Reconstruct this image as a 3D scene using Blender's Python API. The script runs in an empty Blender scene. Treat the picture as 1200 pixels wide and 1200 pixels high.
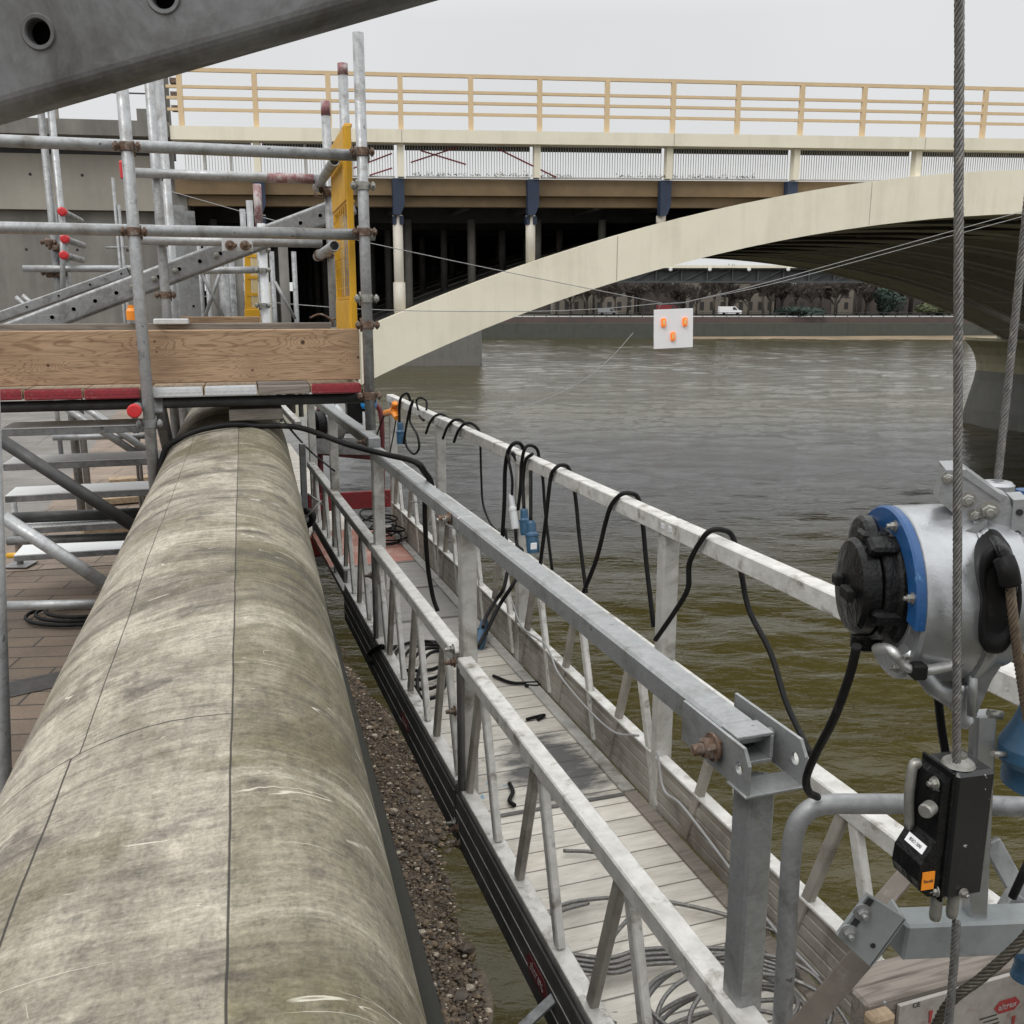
import bpy, math, random
from mathutils import Vector, Matrix
random.seed(7)
SC = bpy.context.scene
COL = SC.collection
PI = math.pi

# ------------------------------------------------------------------ camera, world, sun, exposure
F_PX = 1109.0                       # focal length in pixels of the 1200 px photograph
HORIZON = 357.0
PITCH = math.atan((600 - HORIZON) / F_PX)
EYE = 7.0                           # eye height above the river
cd = bpy.data.cameras.new('camera')
cam = bpy.data.objects.new('camera', cd)
COL.objects.link(cam)
cam.location = (0, 0, EYE)
cam.rotation_euler = (PI / 2 - PITCH, 0, 0)
cd.sensor_width = 36.0
cd.lens = F_PX / 1200 * 36.0
cd.clip_start = 0.05
cd.clip_end = 6000
SC.camera = cam

SUN_EL, SUN_AZ = math.radians(52), math.radians(215)   # behind the camera, a little to the left
w = bpy.data.worlds.new('World')
SC.world = w
w.use_nodes = True
nt = w.node_tree
nt.nodes.clear()
sky = nt.nodes.new('ShaderNodeTexSky')
sky.sky_type = 'NISHITA'
sky.sun_disc = False
sky.sun_elevation = SUN_EL
sky.sun_rotation = SUN_AZ
sky.air_density = 1.0
sky.dust_density = 4.0
geo = nt.nodes.new('ShaderNodeTexCoord')
sep = nt.nodes.new('ShaderNodeSeparateXYZ')
nt.links.new(geo.outputs['Generated'], sep.inputs[0])
ramp = nt.nodes.new('ShaderNodeMapRange')              # overcast: the zenith is brighter than the horizon
ramp.inputs['From Min'].default_value = 0.26
ramp.inputs['From Max'].default_value = 0.80
ramp.inputs['To Min'].default_value = 7.35
ramp.inputs['To Max'].default_value = 19.5
nt.links.new(sep.outputs['Z'], ramp.inputs['Value'])
cl = nt.nodes.new('ShaderNodeTexNoise')
cl.inputs['Scale'].default_value = 2.2
cl.inputs['Detail'].default_value = 4
nt.links.new(geo.outputs['Generated'], cl.inputs['Vector'])
clr = nt.nodes.new('ShaderNodeMapRange')
clr.inputs['To Min'].default_value = 0.88
clr.inputs['To Max'].default_value = 1.08
nt.links.new(cl.outputs['Fac'], clr.inputs['Value'])
mul = nt.nodes.new('ShaderNodeMath')
mul.operation = 'MULTIPLY'
nt.links.new(ramp.outputs[0], mul.inputs[0])
nt.links.new(clr.outputs[0], mul.inputs[1])
tint = nt.nodes.new('ShaderNodeMix')
tint.data_type = 'RGBA'
tint.blend_type = 'MULTIPLY'
tint.inputs['Factor'].default_value = 1.0
nt.links.new(mul.outputs[0], tint.inputs['A'])
tint.inputs['B'].default_value = (0.985, 0.995, 1.0, 1)
mx = nt.nodes.new('ShaderNodeMix')
mx.data_type = 'RGBA'
mx.inputs['Factor'].default_value = 0.96
nt.links.new(sky.outputs[0], mx.inputs['A'])
nt.links.new(tint.outputs['Result'], mx.inputs['B'])
bg = nt.nodes.new('ShaderNodeBackground')
bg.inputs['Strength'].default_value = 0.1
nt.links.new(mx.outputs['Result'], bg.inputs['Color'])
wo = nt.nodes.new('ShaderNodeOutputWorld')
nt.links.new(bg.outputs[0], wo.inputs[0])

sl = bpy.data.lights.new('sun', 'SUN')
sl.energy = 0.9
sl.angle = math.radians(20)
sl.color = (1.0, 0.965, 0.92)
sun = bpy.data.objects.new('sun', sl)
COL.objects.link(sun)
sd = Vector((math.sin(SUN_AZ) * math.cos(SUN_EL), math.cos(SUN_AZ) * math.cos(SUN_EL), math.sin(SUN_EL)))
sun.rotation_euler = sd.to_track_quat('Z', 'Y').to_euler()
sun.location = (0, -20, 40)

SC.view_settings.view_transform = 'Standard'
SC.view_settings.look = 'None'
SC.view_settings.exposure = 0.10
SC.view_settings.gamma = 1.0

# ------------------------------------------------------------------ measuring helpers: photograph -> real positions
def ray(px, py):
    cx, cy, cz = px - 600, 600 - py, F_PX
    Y = cz * math.cos(PITCH) + cy * math.sin(PITCH)
    Z = -cz * math.sin(PITCH) + cy * math.cos(PITCH)
    return cx / Y, Z / Y
def at(px, py, Y):
    u, v = ray(px, py)
    return Vector((u * Y, Y, EYE + v * Y))
class Frame:                                            # s = across (right +), t = along, z = up
    def __init__(self, vp_px):
        self.h = math.atan((vp_px - 600) / math.hypot(F_PX, 243))
        self.d = Vector((math.sin(self.h), math.cos(self.h), 0))
        self.r = Vector((math.cos(self.h), -math.sin(self.h), 0))
        self.rotz = -self.h
        self.R = Matrix((self.r, self.d, Vector((0, 0, 1)))).transposed()
    def w(self, s, t, z):
        return self.r * s + self.d * t + Vector((0, 0, z))
    def stz(self, px, py):
        u, v = ray(px, py)
        P = Vector((u, 1, 0))
        return P.dot(self.r), P.dot(self.d), v
    def onS(self, px, py, s):
        a, b, v = self.stz(px, py)
        k = s / a
        return self.w(s, b * k, EYE + v * k)
    def onT(self, px, py, t):
        a, b, v = self.stz(px, py)
        k = t / b
        return self.w(a * k, t, EYE + v * k)
    def onZ(self, px, py, z):
        a, b, v = self.stz(px, py)
        k = (z - EYE) / v
        return self.w(a * k, b * k, z)
FW = Frame(219)                     # suspended walkway
FP = Frame(283)                     # river wall, promenade and scaffold
BC = 0.15                           # bridge face: Y = 25 + 0.15 X
BX = Vector((1, BC, 0)).normalized()
BW = FP.d.copy()                    # the bridge's width runs along the river
def face(px, py, off=0.0):
    u, v = ray(px, py)
    Y = (25.0 + off) / (1 - BC * u)
    return Vector((u * Y, Y, EYE + v * Y))
def bpt(x, z, wd=0.0):              # x measured on the near face
    return Vector((x, 25 + BC * x, z)) + BW * wd

# ------------------------------------------------------------------ mesh helpers
def smooth_path(pts, n=6):
    pts = [Vector(p) for p in pts]
    if len(pts) < 3:
        return pts
    out = []
    P = [pts[0] * 2 - pts[1]] + pts + [pts[-1] * 2 - pts[-2]]
    for i in range(1, len(P) - 2):
        a, b, c, d = P[i - 1], P[i], P[i + 1], P[i + 2]
        for k in range(n):
            t = k / n
            out.append(0.5 * ((2 * b) + (c - a) * t + (2 * a - 5 * b + 4 * c - d) * t * t + (3 * b - a - 3 * c + d) * t ** 3))
    out.append(pts[-1])
    return out

class MB:
    def __init__(self):
        self.v, self.f, self.sm, self.mi = [], [], [], []
    def add(self, vs, fs, smooth=False, mi=0):
        o = len(self.v)
        self.v += [Vector(p) for p in vs]
        for f in fs:
            self.f.append([i + o for i in f])
            self.sm.append(smooth)
            self.mi.append(mi)
        return self
    def box(self, c, size, R=None, ch=0.0, mi=0):
        c = Vector(c)
        hx, hy, hz = size[0] / 2, size[1] / 2, size[2] / 2
        ch = min(ch, hx * .9, hy * .9, hz * .9)
        R = R or Matrix.Identity(3)
        if ch <= 0:
            vs = [c + R @ Vector((x, y, z)) for x in (-hx, hx) for y in (-hy, hy) for z in (-hz, hz)]
            return self.add(vs, [(0, 1, 3, 2), (4, 6, 7, 5), (0, 4, 5, 1), (2, 3, 7, 6), (0, 2, 6, 4), (1, 5, 7, 3)], mi=mi)
        vs, idx = [], {}
        for sx in (-1, 1):
            for sy in (-1, 1):
                for sz in (-1, 1):
                    for ax in range(3):
                        p = [sx * (hx - ch), sy * (hy - ch), sz * (hz - ch)]
                        p[ax] = (sx, sy, sz)[ax] * (hx, hy, hz)[ax]
                        idx[(sx, sy, sz, ax)] = len(vs)
                        vs.append(c + R @ Vector(p))
        fs = []
        sg = (-1, 1)
        for s in sg:
            q = [(s, -1, -1, 0), (s, 1, -1, 0), (s, 1, 1, 0), (s, -1, 1, 0)]
            fs.append([idx[k] for k in (q if s > 0 else q[::-1])])
            q = [(-1, s, -1, 1), (-1, s, 1, 1), (1, s, 1, 1), (1, s, -1, 1)]
            fs.append([idx[k] for k in (q if s > 0 else q[::-1])])
            q = [(-1, -1, s, 2), (1, -1, s, 2), (1, 1, s, 2), (-1, 1, s, 2)]
            fs.append([idx[k] for k in (q if s > 0 else q[::-1])])
        for a in sg:
            for b in sg:
                fs.append([idx[(a, b, -1, 0)], idx[(a, b, 1, 0)], idx[(a, b, 1, 1)], idx[(a, b, -1, 1)]])
                fs.append([idx[(a, -1, b, 0)], idx[(a, 1, b, 0)], idx[(a, 1, b, 2)], idx[(a, -1, b, 2)]])
                fs.append([idx[(-1, a, b, 1)], idx[(1, a, b, 1)], idx[(1, a, b, 2)], idx[(-1, a, b, 2)]])
                for c3 in sg:
                    fs.append([idx[(a, b, c3, 0)], idx[(a, b, c3, 1)], idx[(a, b, c3, 2)]])
        return self.add(vs, fs, mi=mi)
    def bar(self, p0, p1, wd, ht, up=(0, 0, 1), ch=0.0, mi=0):   # rectangular bar between two points
        p0, p1 = Vector(p0), Vector(p1)
        d = p1 - p0
        L = d.length
        d.normalize()
        up = Vector(up)
        x = d.cross(up)
        if x.length < 1e-4:
            x = d.cross(Vector((1, 0, 0)))
        x.normalize()
        z = x.cross(d).normalized()
        R = Matrix((x, d, z)).transposed()
        return self.box((p0 + p1) / 2, (wd, L, ht), R, ch, mi)
    def path(self, pts, r, n=8, cap=True, mi=0, smooth=True):
        pts = [Vector(p) for p in pts]
        m = len(pts)
        rad = r if callable(r) else (lambda k: r)
        T = []
        for i in range(m):
            a, b = pts[max(0, i - 1)], pts[min(m - 1, i + 1)]
            t = (b - a)
            T.append(t.normalized() if t.length > 1e-9 else Vector((0, 0, 1)))
        ref = Vector((0, 0, 1)) if abs(T[0].z) < .9 else Vector((1, 0, 0))
        x = T[0].cross(ref).normalized()
        vs = []
        for i in range(m):
            x = (x - T[i] * x.dot(T[i]))
            x = x.normalized() if x.length > 1e-6 else T[i].orthogonal().normalized()
            y = T[i].cross(x)
            rr = rad(i / max(1, m - 1))
            for k in range(n):
                a = 2 * PI * k / n
                vs.append(pts[i] + x * (math.cos(a) * rr) + y * (math.sin(a) * rr))
        fs = [(i * n + k, i * n + (k + 1) % n, (i + 1) * n + (k + 1) % n, (i + 1) * n + k) for i in range(m - 1) for k in range(n)]
        self.add(vs, fs, smooth, mi)
        if cap:
            o = len(self.v) - len(vs)
            self.f.append([o + k for k in range(n)][::-1]); self.sm.append(False); self.mi.append(mi)
            self.f.append([o + (m - 1) * n + k for k in range(n)]); self.sm.append(False); self.mi.append(mi)
        return self
    def tube(self, p0, p1, r=0.02415, n=14, wall=0.004, mi=0):    # scaffold tube with open ends
        p0, p1 = Vector(p0), Vector(p1)
        d = (p1 - p0).normalized()
        x = d.orthogonal().normalized()
        y = d.cross(x)
        L = (p1 - p0).length
        q = min(0.10, L * .3)
        rings = [(p0 + d * q, r - wall), (p0, r - wall), (p0, r), (p1, r), (p1, r - wall), (p1 - d * q, r - wall)]
        vs = [c + x * (math.cos(2 * PI * k / n) * rr) + y * (math.sin(2 * PI * k / n) * rr) for c, rr in rings for k in range(n)]
        fs = []
        for i in range(5):
            for k in range(n):
                fs.append((i * n + k, i * n + (k + 1) % n, (i + 1) * n + (k + 1) % n, (i + 1) * n + k))
        o = len(self.f)
        self.add(vs, fs, True, mi)
        b = len(self.v) - len(vs)
        self.f += [[b + k for k in range(n)], [b + 5 * n + k for k in range(n)]]
        self.sm += [False, False]; self.mi += [mi, mi]
        return self
    def disc(self, c, axis, r, h, n=20, mi=0, ch=0.0, smooth=True):   # short solid cylinder centred on c with small chamfer
        c, d = Vector(c), Vector(axis).normalized()
        return self.lathe(c - d * h / 2, d, ([(0, 0), (r - ch, 0), (r, ch), (r, h - ch), (r - ch, h), (0, h)] if ch else [(0, 0), (r, 0), (r, h), (0, h)]), n, mi)
    def lathe(self, base, axis, prof, n=24, mi=0, a0=0, a1=2 * PI, xref=None):
        base, d = Vector(base), Vector(axis).normalized()
        x = Vector(xref) if xref else d.orthogonal()
        x = (x - d * x.dot(d)).normalized()
        y = d.cross(x)
        full = abs(a1 - a0) > 2 * PI - 1e-6
        m = n if full else n + 1
        vs = []
        for (r, h) in prof:
            for k in range(m):
                a = a0 + (a1 - a0) * k / n
                vs.append(base + d * h + (x * math.cos(a) + y * math.sin(a)) * max(r, 1e-5))
        # profile edges sharper than 30 degrees get their own smooth strips
        for i in range(len(prof) - 1):
            fs = []
            for k in range(n):
                k2 = (k + 1) % m
                fs.append((k, k2, m + k2, m + k))
            self.add(vs[i * m:(i + 2) * m], fs, True, mi)
        return self
    def hexbolt(self, c, axis, r=0.008, h=0.006, shank=0.004, mi=0):
        c, d = Vector(c), Vector(axis).normalized()
        self.lathe(c, d, [(r * 1.35, 0), (r * 1.35, h * .25), (0, h * .25)], 14, mi)
        x = d.orthogonal().normalized(); y = d.cross(x)
        vs = [c + d * hh + (x * math.cos(PI / 3 * k) + y * math.sin(PI / 3 * k)) * rr for hh, rr in ((h * .25, r), (h, r), (h * 1.15, r * .8)) for k in range(6)]
        fs = [(i * 6 + k, i * 6 + (k + 1) % 6, (i + 1) * 6 + (k + 1) % 6, (i + 1) * 6 + k) for i in (0, 1) for k in range(6)] + [[12 + k for k in range(6)]]
        self.add(vs, fs, False, mi)
        self.lathe(c + d * h * 1.1, d, [(r * .55, 0), (r * .55, shank), (r * .45, shank * 1.2), (0, shank * 1.2)], 10, mi)
        return self
    def prism(self, poly, o, X, Yv, N, depth, mi=0, smooth=False):       # 2-D outline extruded along N
        o, X, Yv, N = Vector(o), Vector(X), Vector(Yv), Vector(N)
        n = len(poly)
        vs = [o + X * p[0] + Yv * p[1] for p in poly] + [o + X * p[0] + Yv * p[1] + N * depth for p in poly]
        fs = [list(range(n))[::-1], [n + i for i in range(n)]]
        self.add(vs, fs, False, mi)
        b = len(self.v) - 2 * n
        for i in range(n):
            j = (i + 1) % n
            self.f.append([b + i, b + j, b + n + j, b + n + i]); self.sm.append(smooth); self.mi.append(mi)
        return self
    def build(self, name, mat, parent=None, ob_mat=None):
        me = bpy.data.meshes.new(name)
        M = ob_mat if ob_mat is not None else (parent.matrix_basis if parent and not parent.parent else None)
        if parent and parent.parent:
            M = parent.parent.matrix_basis @ parent.matrix_basis
        if M is not None:
            Mi = M.inverted()
            vs = [Mi @ p for p in self.v]
        else:
            vs = self.v
        me.from_pydata([tuple(p) for p in vs], [], self.f)
        mats = mat if isinstance(mat, (list, tuple)) else [mat]
        for m_ in mats:
            me.materials.append(m_)
        me.polygons.foreach_set('use_smooth', self.sm)
        me.polygons.foreach_set('material_index', self.mi)
        me.update()
        import bmesh
        bm = bmesh.new(); bm.from_mesh(me)
        bmesh.ops.recalc_face_normals(bm, faces=bm.faces)
        bm.to_mesh(me); bm.free()
        ob = bpy.data.objects.new(name, me)
        COL.objects.link(ob)
        if parent:
            ob.parent = parent
        elif ob_mat is not None:
            ob.matrix_basis = ob_mat
        return ob

def tag(o, label=None, cat=None, group=None, kind=None):
    if label: o['label'] = label
    if cat: o['category'] = cat
    if group: o['group'] = group
    if kind: o['kind'] = kind
    return o
def thing(name, label, cat, loc=(0, 0, 0), rotz=0.0, group=None):
    o = bpy.data.objects.new(name, None)
    COL.objects.link(o)
    o.empty_display_size = .1
    o.matrix_basis = Matrix.Translation(Vector(loc)) @ Matrix.Rotation(rotz, 4, 'Z')
    return tag(o, label, cat, group)
def solo(name, mb, mat, label, cat, group=None, loc=None, rotz=0.0):    # a thing that is one mesh
    M = Matrix.Translation(Vector(loc) if loc is not None else mb.v[0]) @ Matrix.Rotation(rotz, 4, 'Z')
    return tag(mb.build(name, mat, None, M), label, cat, group)
def structure(name, mb, mat, rotz=0.0):
    return tag(mb.build(name, mat, None, Matrix.Rotation(rotz, 4, 'Z')), kind='structure')
def stuff(name, mb, mat, label=None):
    return tag(mb.build(name, mat, None, Matrix.Identity(4)), label, kind='stuff')
def children(o):
    return [c for c in bpy.data.objects if c.parent == o]
def copy_tree(o, parent=None):
    kids = children(o)
    c = o.copy()
    COL.objects.link(c)
    if parent: c.parent = parent
    for k in kids:
        copy_tree(k, c)
    return c

# ------------------------------------------------------------------ materials
def ramp_node(nt, fac, stops):
    r = nt.nodes.new('ShaderNodeValToRGB')
    e = r.color_ramp.elements
    e[0].position, e[0].color = stops[0][0], (*stops[0][1], 1)
    e[1].position, e[1].color = stops[-1][0], (*stops[-1][1], 1)
    for p, c in stops[1:-1]:
        n = e.new(p); n.color = (*c, 1)
    nt.links.new(fac, r.inputs[0])
    return r.outputs[0]
def noise(nt, vec, scale, detail=5, rough=.6, dist=0.0):
    n = nt.nodes.new('ShaderNodeTexNoise')
    n.inputs['Scale'].default_value = scale
    n.inputs['Detail'].default_value = detail
    n.inputs['Roughness'].default_value = rough
    n.inputs['Distortion'].default_value = dist
    nt.links.new(vec, n.inputs['Vector'])
    return n.outputs['Fac']
def mapping(nt, vec, scale=(1, 1, 1), rot=(0, 0, 0)):
    m = nt.nodes.new('ShaderNodeMapping')
    m.inputs['Scale'].default_value = scale
    m.inputs['Rotation'].default_value = rot
    nt.links.new(vec, m.inputs['Vector'])
    return m.outputs[0]
def mixc(nt, fac, a, b, mode='MIX'):
    m = nt.nodes.new('ShaderNodeMix')
    m.data_type = 'RGBA'
    m.blend_type = mode
    for sock, val in (('Factor', fac), ('A', a), ('B', b)):
        if isinstance(val, (int, float)):
            m.inputs[sock].default_value = val
        elif isinstance(val, tuple):
            m.inputs[sock].default_value = (*val, 1)
        else:
            nt.links.new(val, m.inputs[sock])
    return m.outputs['Result']
def mrange(nt, val, a, b, c=0.0, d=1.0):
    m = nt.nodes.new('ShaderNodeMapRange')
    m.inputs['From Min'].default_value = a
    m.inputs['From Max'].default_value = b
    m.inputs['To Min'].default_value = c
    m.inputs['To Max'].default_value = d
    nt.links.new(val, m.inputs['Value'])
    return m.outputs[0]
def math_(nt, op, a, b=None):
    m = nt.nodes.new('ShaderNodeMath')
    m.operation = op
    for i, v in enumerate((a, b)):
        if v is None: continue
        if isinstance(v, (int, float)): m.inputs[i].default_value = v
        else: nt.links.new(v, m.inputs[i])
    return m.outputs[0]
def bump(nt, h, strength, dist, normal=None):
    b = nt.nodes.new('ShaderNodeBump')
    b.inputs['Strength'].default_value = strength
    b.inputs['Distance'].default_value = dist
    nt.links.new(h, b.inputs['Height'])
    if normal: nt.links.new(normal, b.inputs['Normal'])
    return b.outputs[0]
def newmat(name):
    m = bpy.data.materials.new(name)
    m.use_nodes = True
    nt = m.node_tree
    p = nt.nodes['Principled BSDF']
    tc = nt.nodes.new('ShaderNodeTexCoord')
    return m, nt, p, tc.outputs['Object']
def simple(name, col, rough=.6, metal=0.0, col2=None, scale=8, dirt=None, dscale=2.5, dlo=.52, dhi=.7, bmp=.0, bscale=40, stretch=(1, 1, 1), spec=None, coat=0.0):
    m, nt, p, oc = newmat(name)
    v = mapping(nt, oc, stretch)
    c2 = col2 or tuple(x * .78 for x in col)
    c = mixc(nt, mrange(nt, noise(nt, v, scale), .32, .68), col, c2)
    if dirt:
        c = mixc(nt, mrange(nt, noise(nt, v, dscale, 7, .68, .4), dlo, dhi), c, dirt)
    nt.links.new(c, p.inputs['Base Color'])
    rn = mrange(nt, noise(nt, v, scale * 1.7, 4), .3, .7, max(.03, rough - .1), min(1, rough + .12))
    nt.links.new(rn, p.inputs['Roughness'])
    p.inputs['Metallic'].default_value = metal
    if spec is not None: p.inputs['Specular IOR Level'].default_value = spec
    p.inputs['Coat Weight'].default_value = coat
    if bmp:
        nt.links.new(bump(nt, noise(nt, v, bscale, 6), bmp, .01), p.inputs['Normal'])
    return m
def streaked(name, col, stain, rough=.8, scale=1.2, bscale=25, bmp=.25, lo=.5, hi=.72, col2=None):
    # stained from above: noise drawn out along z
    m, nt, p, oc = newmat(name)
    base = mixc(nt, mrange(nt, noise(nt, oc, scale * 2.2, 6), .3, .7), col, col2 or tuple(x * .85 for x in col))
    st = noise(nt, mapping(nt, oc, (scale * 4, scale * 4, scale * .35)), 1.0, 6, .65)
    st = math_(nt, 'ADD', math_(nt, 'MULTIPLY', st, .55), math_(nt, 'MULTIPLY', noise(nt, oc, scale * 1.3, 6, .7), .45))
    c = mixc(nt, mrange(nt, st, lo, hi, 0, .85), base, stain)
    nt.links.new(c, p.inputs['Base Color'])
    p.inputs['Roughness'].default_value = rough
    nt.links.new(bump(nt, noise(nt, oc, bscale, 6), bmp, .02), p.inputs['Normal'])
    return m
def timber(name, light, dark, along='x', rough=.75, ring=9.0, worn=None, knots=()):
    m, nt, p, oc = newmat(name)
    st = {'x': (.35, 5, 5), 'y': (5, .35, 5), 'z': (5, 5, .35)}[along]
    v = mapping(nt, oc, st)
    warp = noise(nt, v, 1.3, 4, .55, .8)
    core = None
    if knots:
        sx = nt.nodes.new('ShaderNodeSeparateXYZ')
        nt.links.new(oc, sx.inputs[0])
        for (kx_, kz_, kr_) in knots:
            dx = math_(nt, 'MULTIPLY', math_(nt, 'SUBTRACT', sx.outputs['X'], kx_), .45)
            dz = math_(nt, 'SUBTRACT', sx.outputs['Z'], kz_)
            d2 = math_(nt, 'ADD', math_(nt, 'MULTIPLY', dx, dx), math_(nt, 'MULTIPLY', dz, dz))
            warp = math_(nt, 'ADD', warp, math_(nt, 'MULTIPLY', math_(nt, 'DIVIDE', kr_ * kr_ * 6, math_(nt, 'ADD', d2, kr_ * kr_ * 6)), .30))
            dxx = math_(nt, 'SUBTRACT', sx.outputs['X'], kx_)
            dd = math_(nt, 'SQRT', math_(nt, 'ADD', math_(nt, 'MULTIPLY', dxx, dxx), math_(nt, 'MULTIPLY', dz, dz)))
            c_ = mrange(nt, dd, kr_, kr_ * .6)
            core = c_ if core is None else math_(nt, 'MAXIMUM', core, c_)
    rings = math_(nt, 'FRACT', math_(nt, 'MULTIPLY', warp, ring))
    tri = math_(nt, 'ABSOLUTE', math_(nt, 'SUBTRACT', rings, .5))
    fine = noise(nt, mapping(nt, oc, tuple(x * 14 for x in st)), 1.0, 5, .7)
    c = mixc(nt, mrange(nt, tri, .30, .5, 0, .72), light, dark)
    if core is not None:
        c = mixc(nt, core, c, tuple(x * .35 for x in dark))
    c = mixc(nt, mrange(nt, fine, .45, .75, 0, .6), c, tuple(x * .7 for x in dark))
    big = noise(nt, oc, 2.6, 5)
    c = mixc(nt, mrange(nt, big, .45, .75, 0, .55), c, worn or tuple(x * .6 for x in light))
    nt.links.new(c, p.inputs['Base Color'])
    p.inputs['Roughness'].default_value = rough
    nt.links.new(bump(nt, fine, .35, .004), p.inputs['Normal'])
    return m

M = {}
def galv(name, a, b, rough=.42, metal=.55, dirt=(.16, .15, .14)):
    m, nt, p, oc = newmat(name)
    vo = nt.nodes.new('ShaderNodeTexVoronoi')
    vo.inputs['Scale'].default_value = 120
    nt.links.new(oc, vo.inputs['Vector'])
    sp = noise(nt, oc, 30, 5, .7)
    mixf = math_(nt, 'ADD', math_(nt, 'MULTIPLY', vo.outputs['Color'], .16), math_(nt, 'MULTIPLY', sp, .85))
    c = mixc(nt, mrange(nt, mixf, .3, .75), a, b)
    c = mixc(nt, mrange(nt, noise(nt, oc, 6, 9, .72, .6), .50, .68, 0, .85), c, dirt)
    nick = noise(nt, mapping(nt, oc, (22, 60, 22)), 1.0, 3, .6)
    c = mixc(nt, mrange(nt, nick, .685, .71, 0, .75), c, (.06, .058, .055))
    sc = noise(nt, mapping(nt, oc, (3, 60, 60)), 1.0, 4, .6)
    c = mixc(nt, mrange(nt, sc, .64, .72, 0, .35), c, tuple(min(1, x * 1.35) for x in a))
    nt.links.new(c, p.inputs['Base Color'])
    p.inputs['Metallic'].default_value = metal
    nt.links.new(mrange(nt, sp, .3, .7, rough - .1, rough + .16), p.inputs['Roughness'])
    nt.links.new(bump(nt, sp, .12, .002), p.inputs['Normal'])
    return m
M['galv'] = galv('galvanised_steel', (.37, .38, .38), (.24, .248, .25))
M['galv_dull'] = galv('dull_galvanised_steel', (.33, .335, .335), (.21, .215, .22), .5, .5, (.10, .095, .09))
M['tube'] = galv('scaffold_tube_steel', (.41, .42, .425), (.27, .275, .28), .42, .5, (.15, .138, .12))
M['alu'] = simple('weathered_aluminium', (.52, .515, .49), .5, .3, (.39, .38, .355), 14, (.17, .15, .125), 6, .50, .68, .15, 60)
M['alu_top'] = simple('scuffed_aluminium', (.60, .59, .565), .5, .2, (.43, .42, .39), 22, (.20, .18, .15), 14, .54, .68, .2, 70)
M['alu_in'] = simple('grimy_aluminium_plank', (.34, .315, .28), .6, .1, (.23, .21, .18), 9, (.13, .11, .09), 5, .5, .70, .15, 60)
M['alu_dark'] = simple('shade_darkened_aluminium', (.15, .146, .138), .55, .3, (.085, .082, .078), 10, (.23, .215, .20), 4, .56, .75, .1, 60)  # dark tone puts the wall side's shade into the toe beam colour
M['steel_dark'] = simple('dark_steel', (.07, .07, .07), .5, .4, (.04, .04, .04), 14)
M['rust'] = simple('rusty_coupler_steel', (.16, .095, .06), .7, .35, (.09, .06, .045), 60, (.30, .27, .24), 40, .5, .7, .3, 120)
M['zinc'] = simple('bright_zinc', (.33, .325, .30), .36, .55, (.22, .215, .19), 60)
M['black'] = simple('black_rubber', (.007, .007, .0075), .5, 0, (.012, .0115, .011), 20, (.032, .030, .028), 14, .58, .74, spec=.14)
M['black_gloss'] = simple('glossy_black_casing', (.005, .005, .0055), .13, 0, (.008, .008, .008), 30, (.018, .017, .016), 26, .6, .72, .5, 38, spec=.22)
M['silver'] = simple('silver_cast_casing', (.40, .41, .42), .34, .72, (.34, .35, .36), 25, (.24, .24, .24), 7, .60, .74, .10, 70)
M['blue'] = simple('blue_paint', (.010, .068, .20), .36, 0, (.008, .05, .15), 30, (.06, .16, .32), 50, .6, .7)
M['blue_dark'] = simple('dark_blue_plastic', (.035, .10, .18), .42, 0, (.03, .08, .14), 40, (.16, .20, .24), 60, .6, .72)
M['cream'] = streaked('cream_painted_concrete', (.80, .755, .61), (.56, .51, .40), .62, .45, 12, .08, .47, .74, (.76, .715, .575))
M['cream_rail'] = simple('cream_rail_paint', (.66, .50, .30), .5, 0, (.60, .45, .27), 3)
M['brown'] = simple('brown_beam_paint', (.20, .135, .066), .6, 0, (.15, .10, .05), 2)
M['bridge_blue'] = simple('bridge_blue_paint', (.022, .036, .070), .55, 0, (.015, .026, .052), 3)
M['column'] = streaked('pale_column_paint', (.62, .58, .50), (.42, .37, .30), .6, 1.2, 20, .1)
M['soffit'] = streaked('grimy_soffit_concrete', (.46, .44, .40), (.28, .265, .24), .85, .7, 10, .2)
M['soffit_lip'] = simple('pale_flange_edge', (.55, .53, .48), .7, 0, (.42, .40, .36), 2)
M['dark_void'] = simple('void_shade_black', (.035, .034, .033), .85, 0, (.02, .02, .02), 2)  # near-black colour carries the shade of the void under the deck
M['concrete'] = streaked('grey_concrete', (.34, .315, .27), (.20, .183, .155), .88, .35, 9, .22, .46, .74)
M['concrete_dark'] = streaked('stained_concrete', (.225, .215, .195), (.095, .09, .08), .9, .5, 9, .3, .42, .66)
M['pier_stone'] = streaked('dark_pier_stone', (.15, .147, .132), (.085, .085, .074), .8, .5, 6, .3)
M['pier_cap'] = streaked('mossy_pier_cap', (.36, .33, .22), (.15, .14, .09), .8, .9, 8, .3)
M['wood'] = timber('toe_board_timber', (.40, .27, .165), (.16, .088, .045), 'x', .8, 26, (.20, .128, .078), ((.655, 6.835 - 5.4, .012), (.90, 6.765 - 5.4, .008), (.43, 6.715 - 5.4, .007), (.03, 6.845 - 5.4, .006), (.035, 6.80 - 5.4, .005), (-.4, 6.75 - 5.4, .009)))
M['wood_pale'] = timber('scaffold_board_timber', (.36, .27, .175), (.20, .14, .085), 'y', .8, 8, (.20, .155, .115))
M['wood_old'] = timber('weathered_timber', (.235, .205, .175), (.11, .092, .078), 'x', .88, 14, (.09, .078, .068))
M['red_band'] = simple('worn_red_band', (.27, .022, .03), .55, 0, (.19, .018, .026), 40, (.42, .26, .24), 50, .6, .7)
M['white_band'] = simple('worn_white_band', (.58, .59, .60), .5, 0, (.48, .49, .5), 40, (.35, .28, .2), 30, .62, .72)
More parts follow.
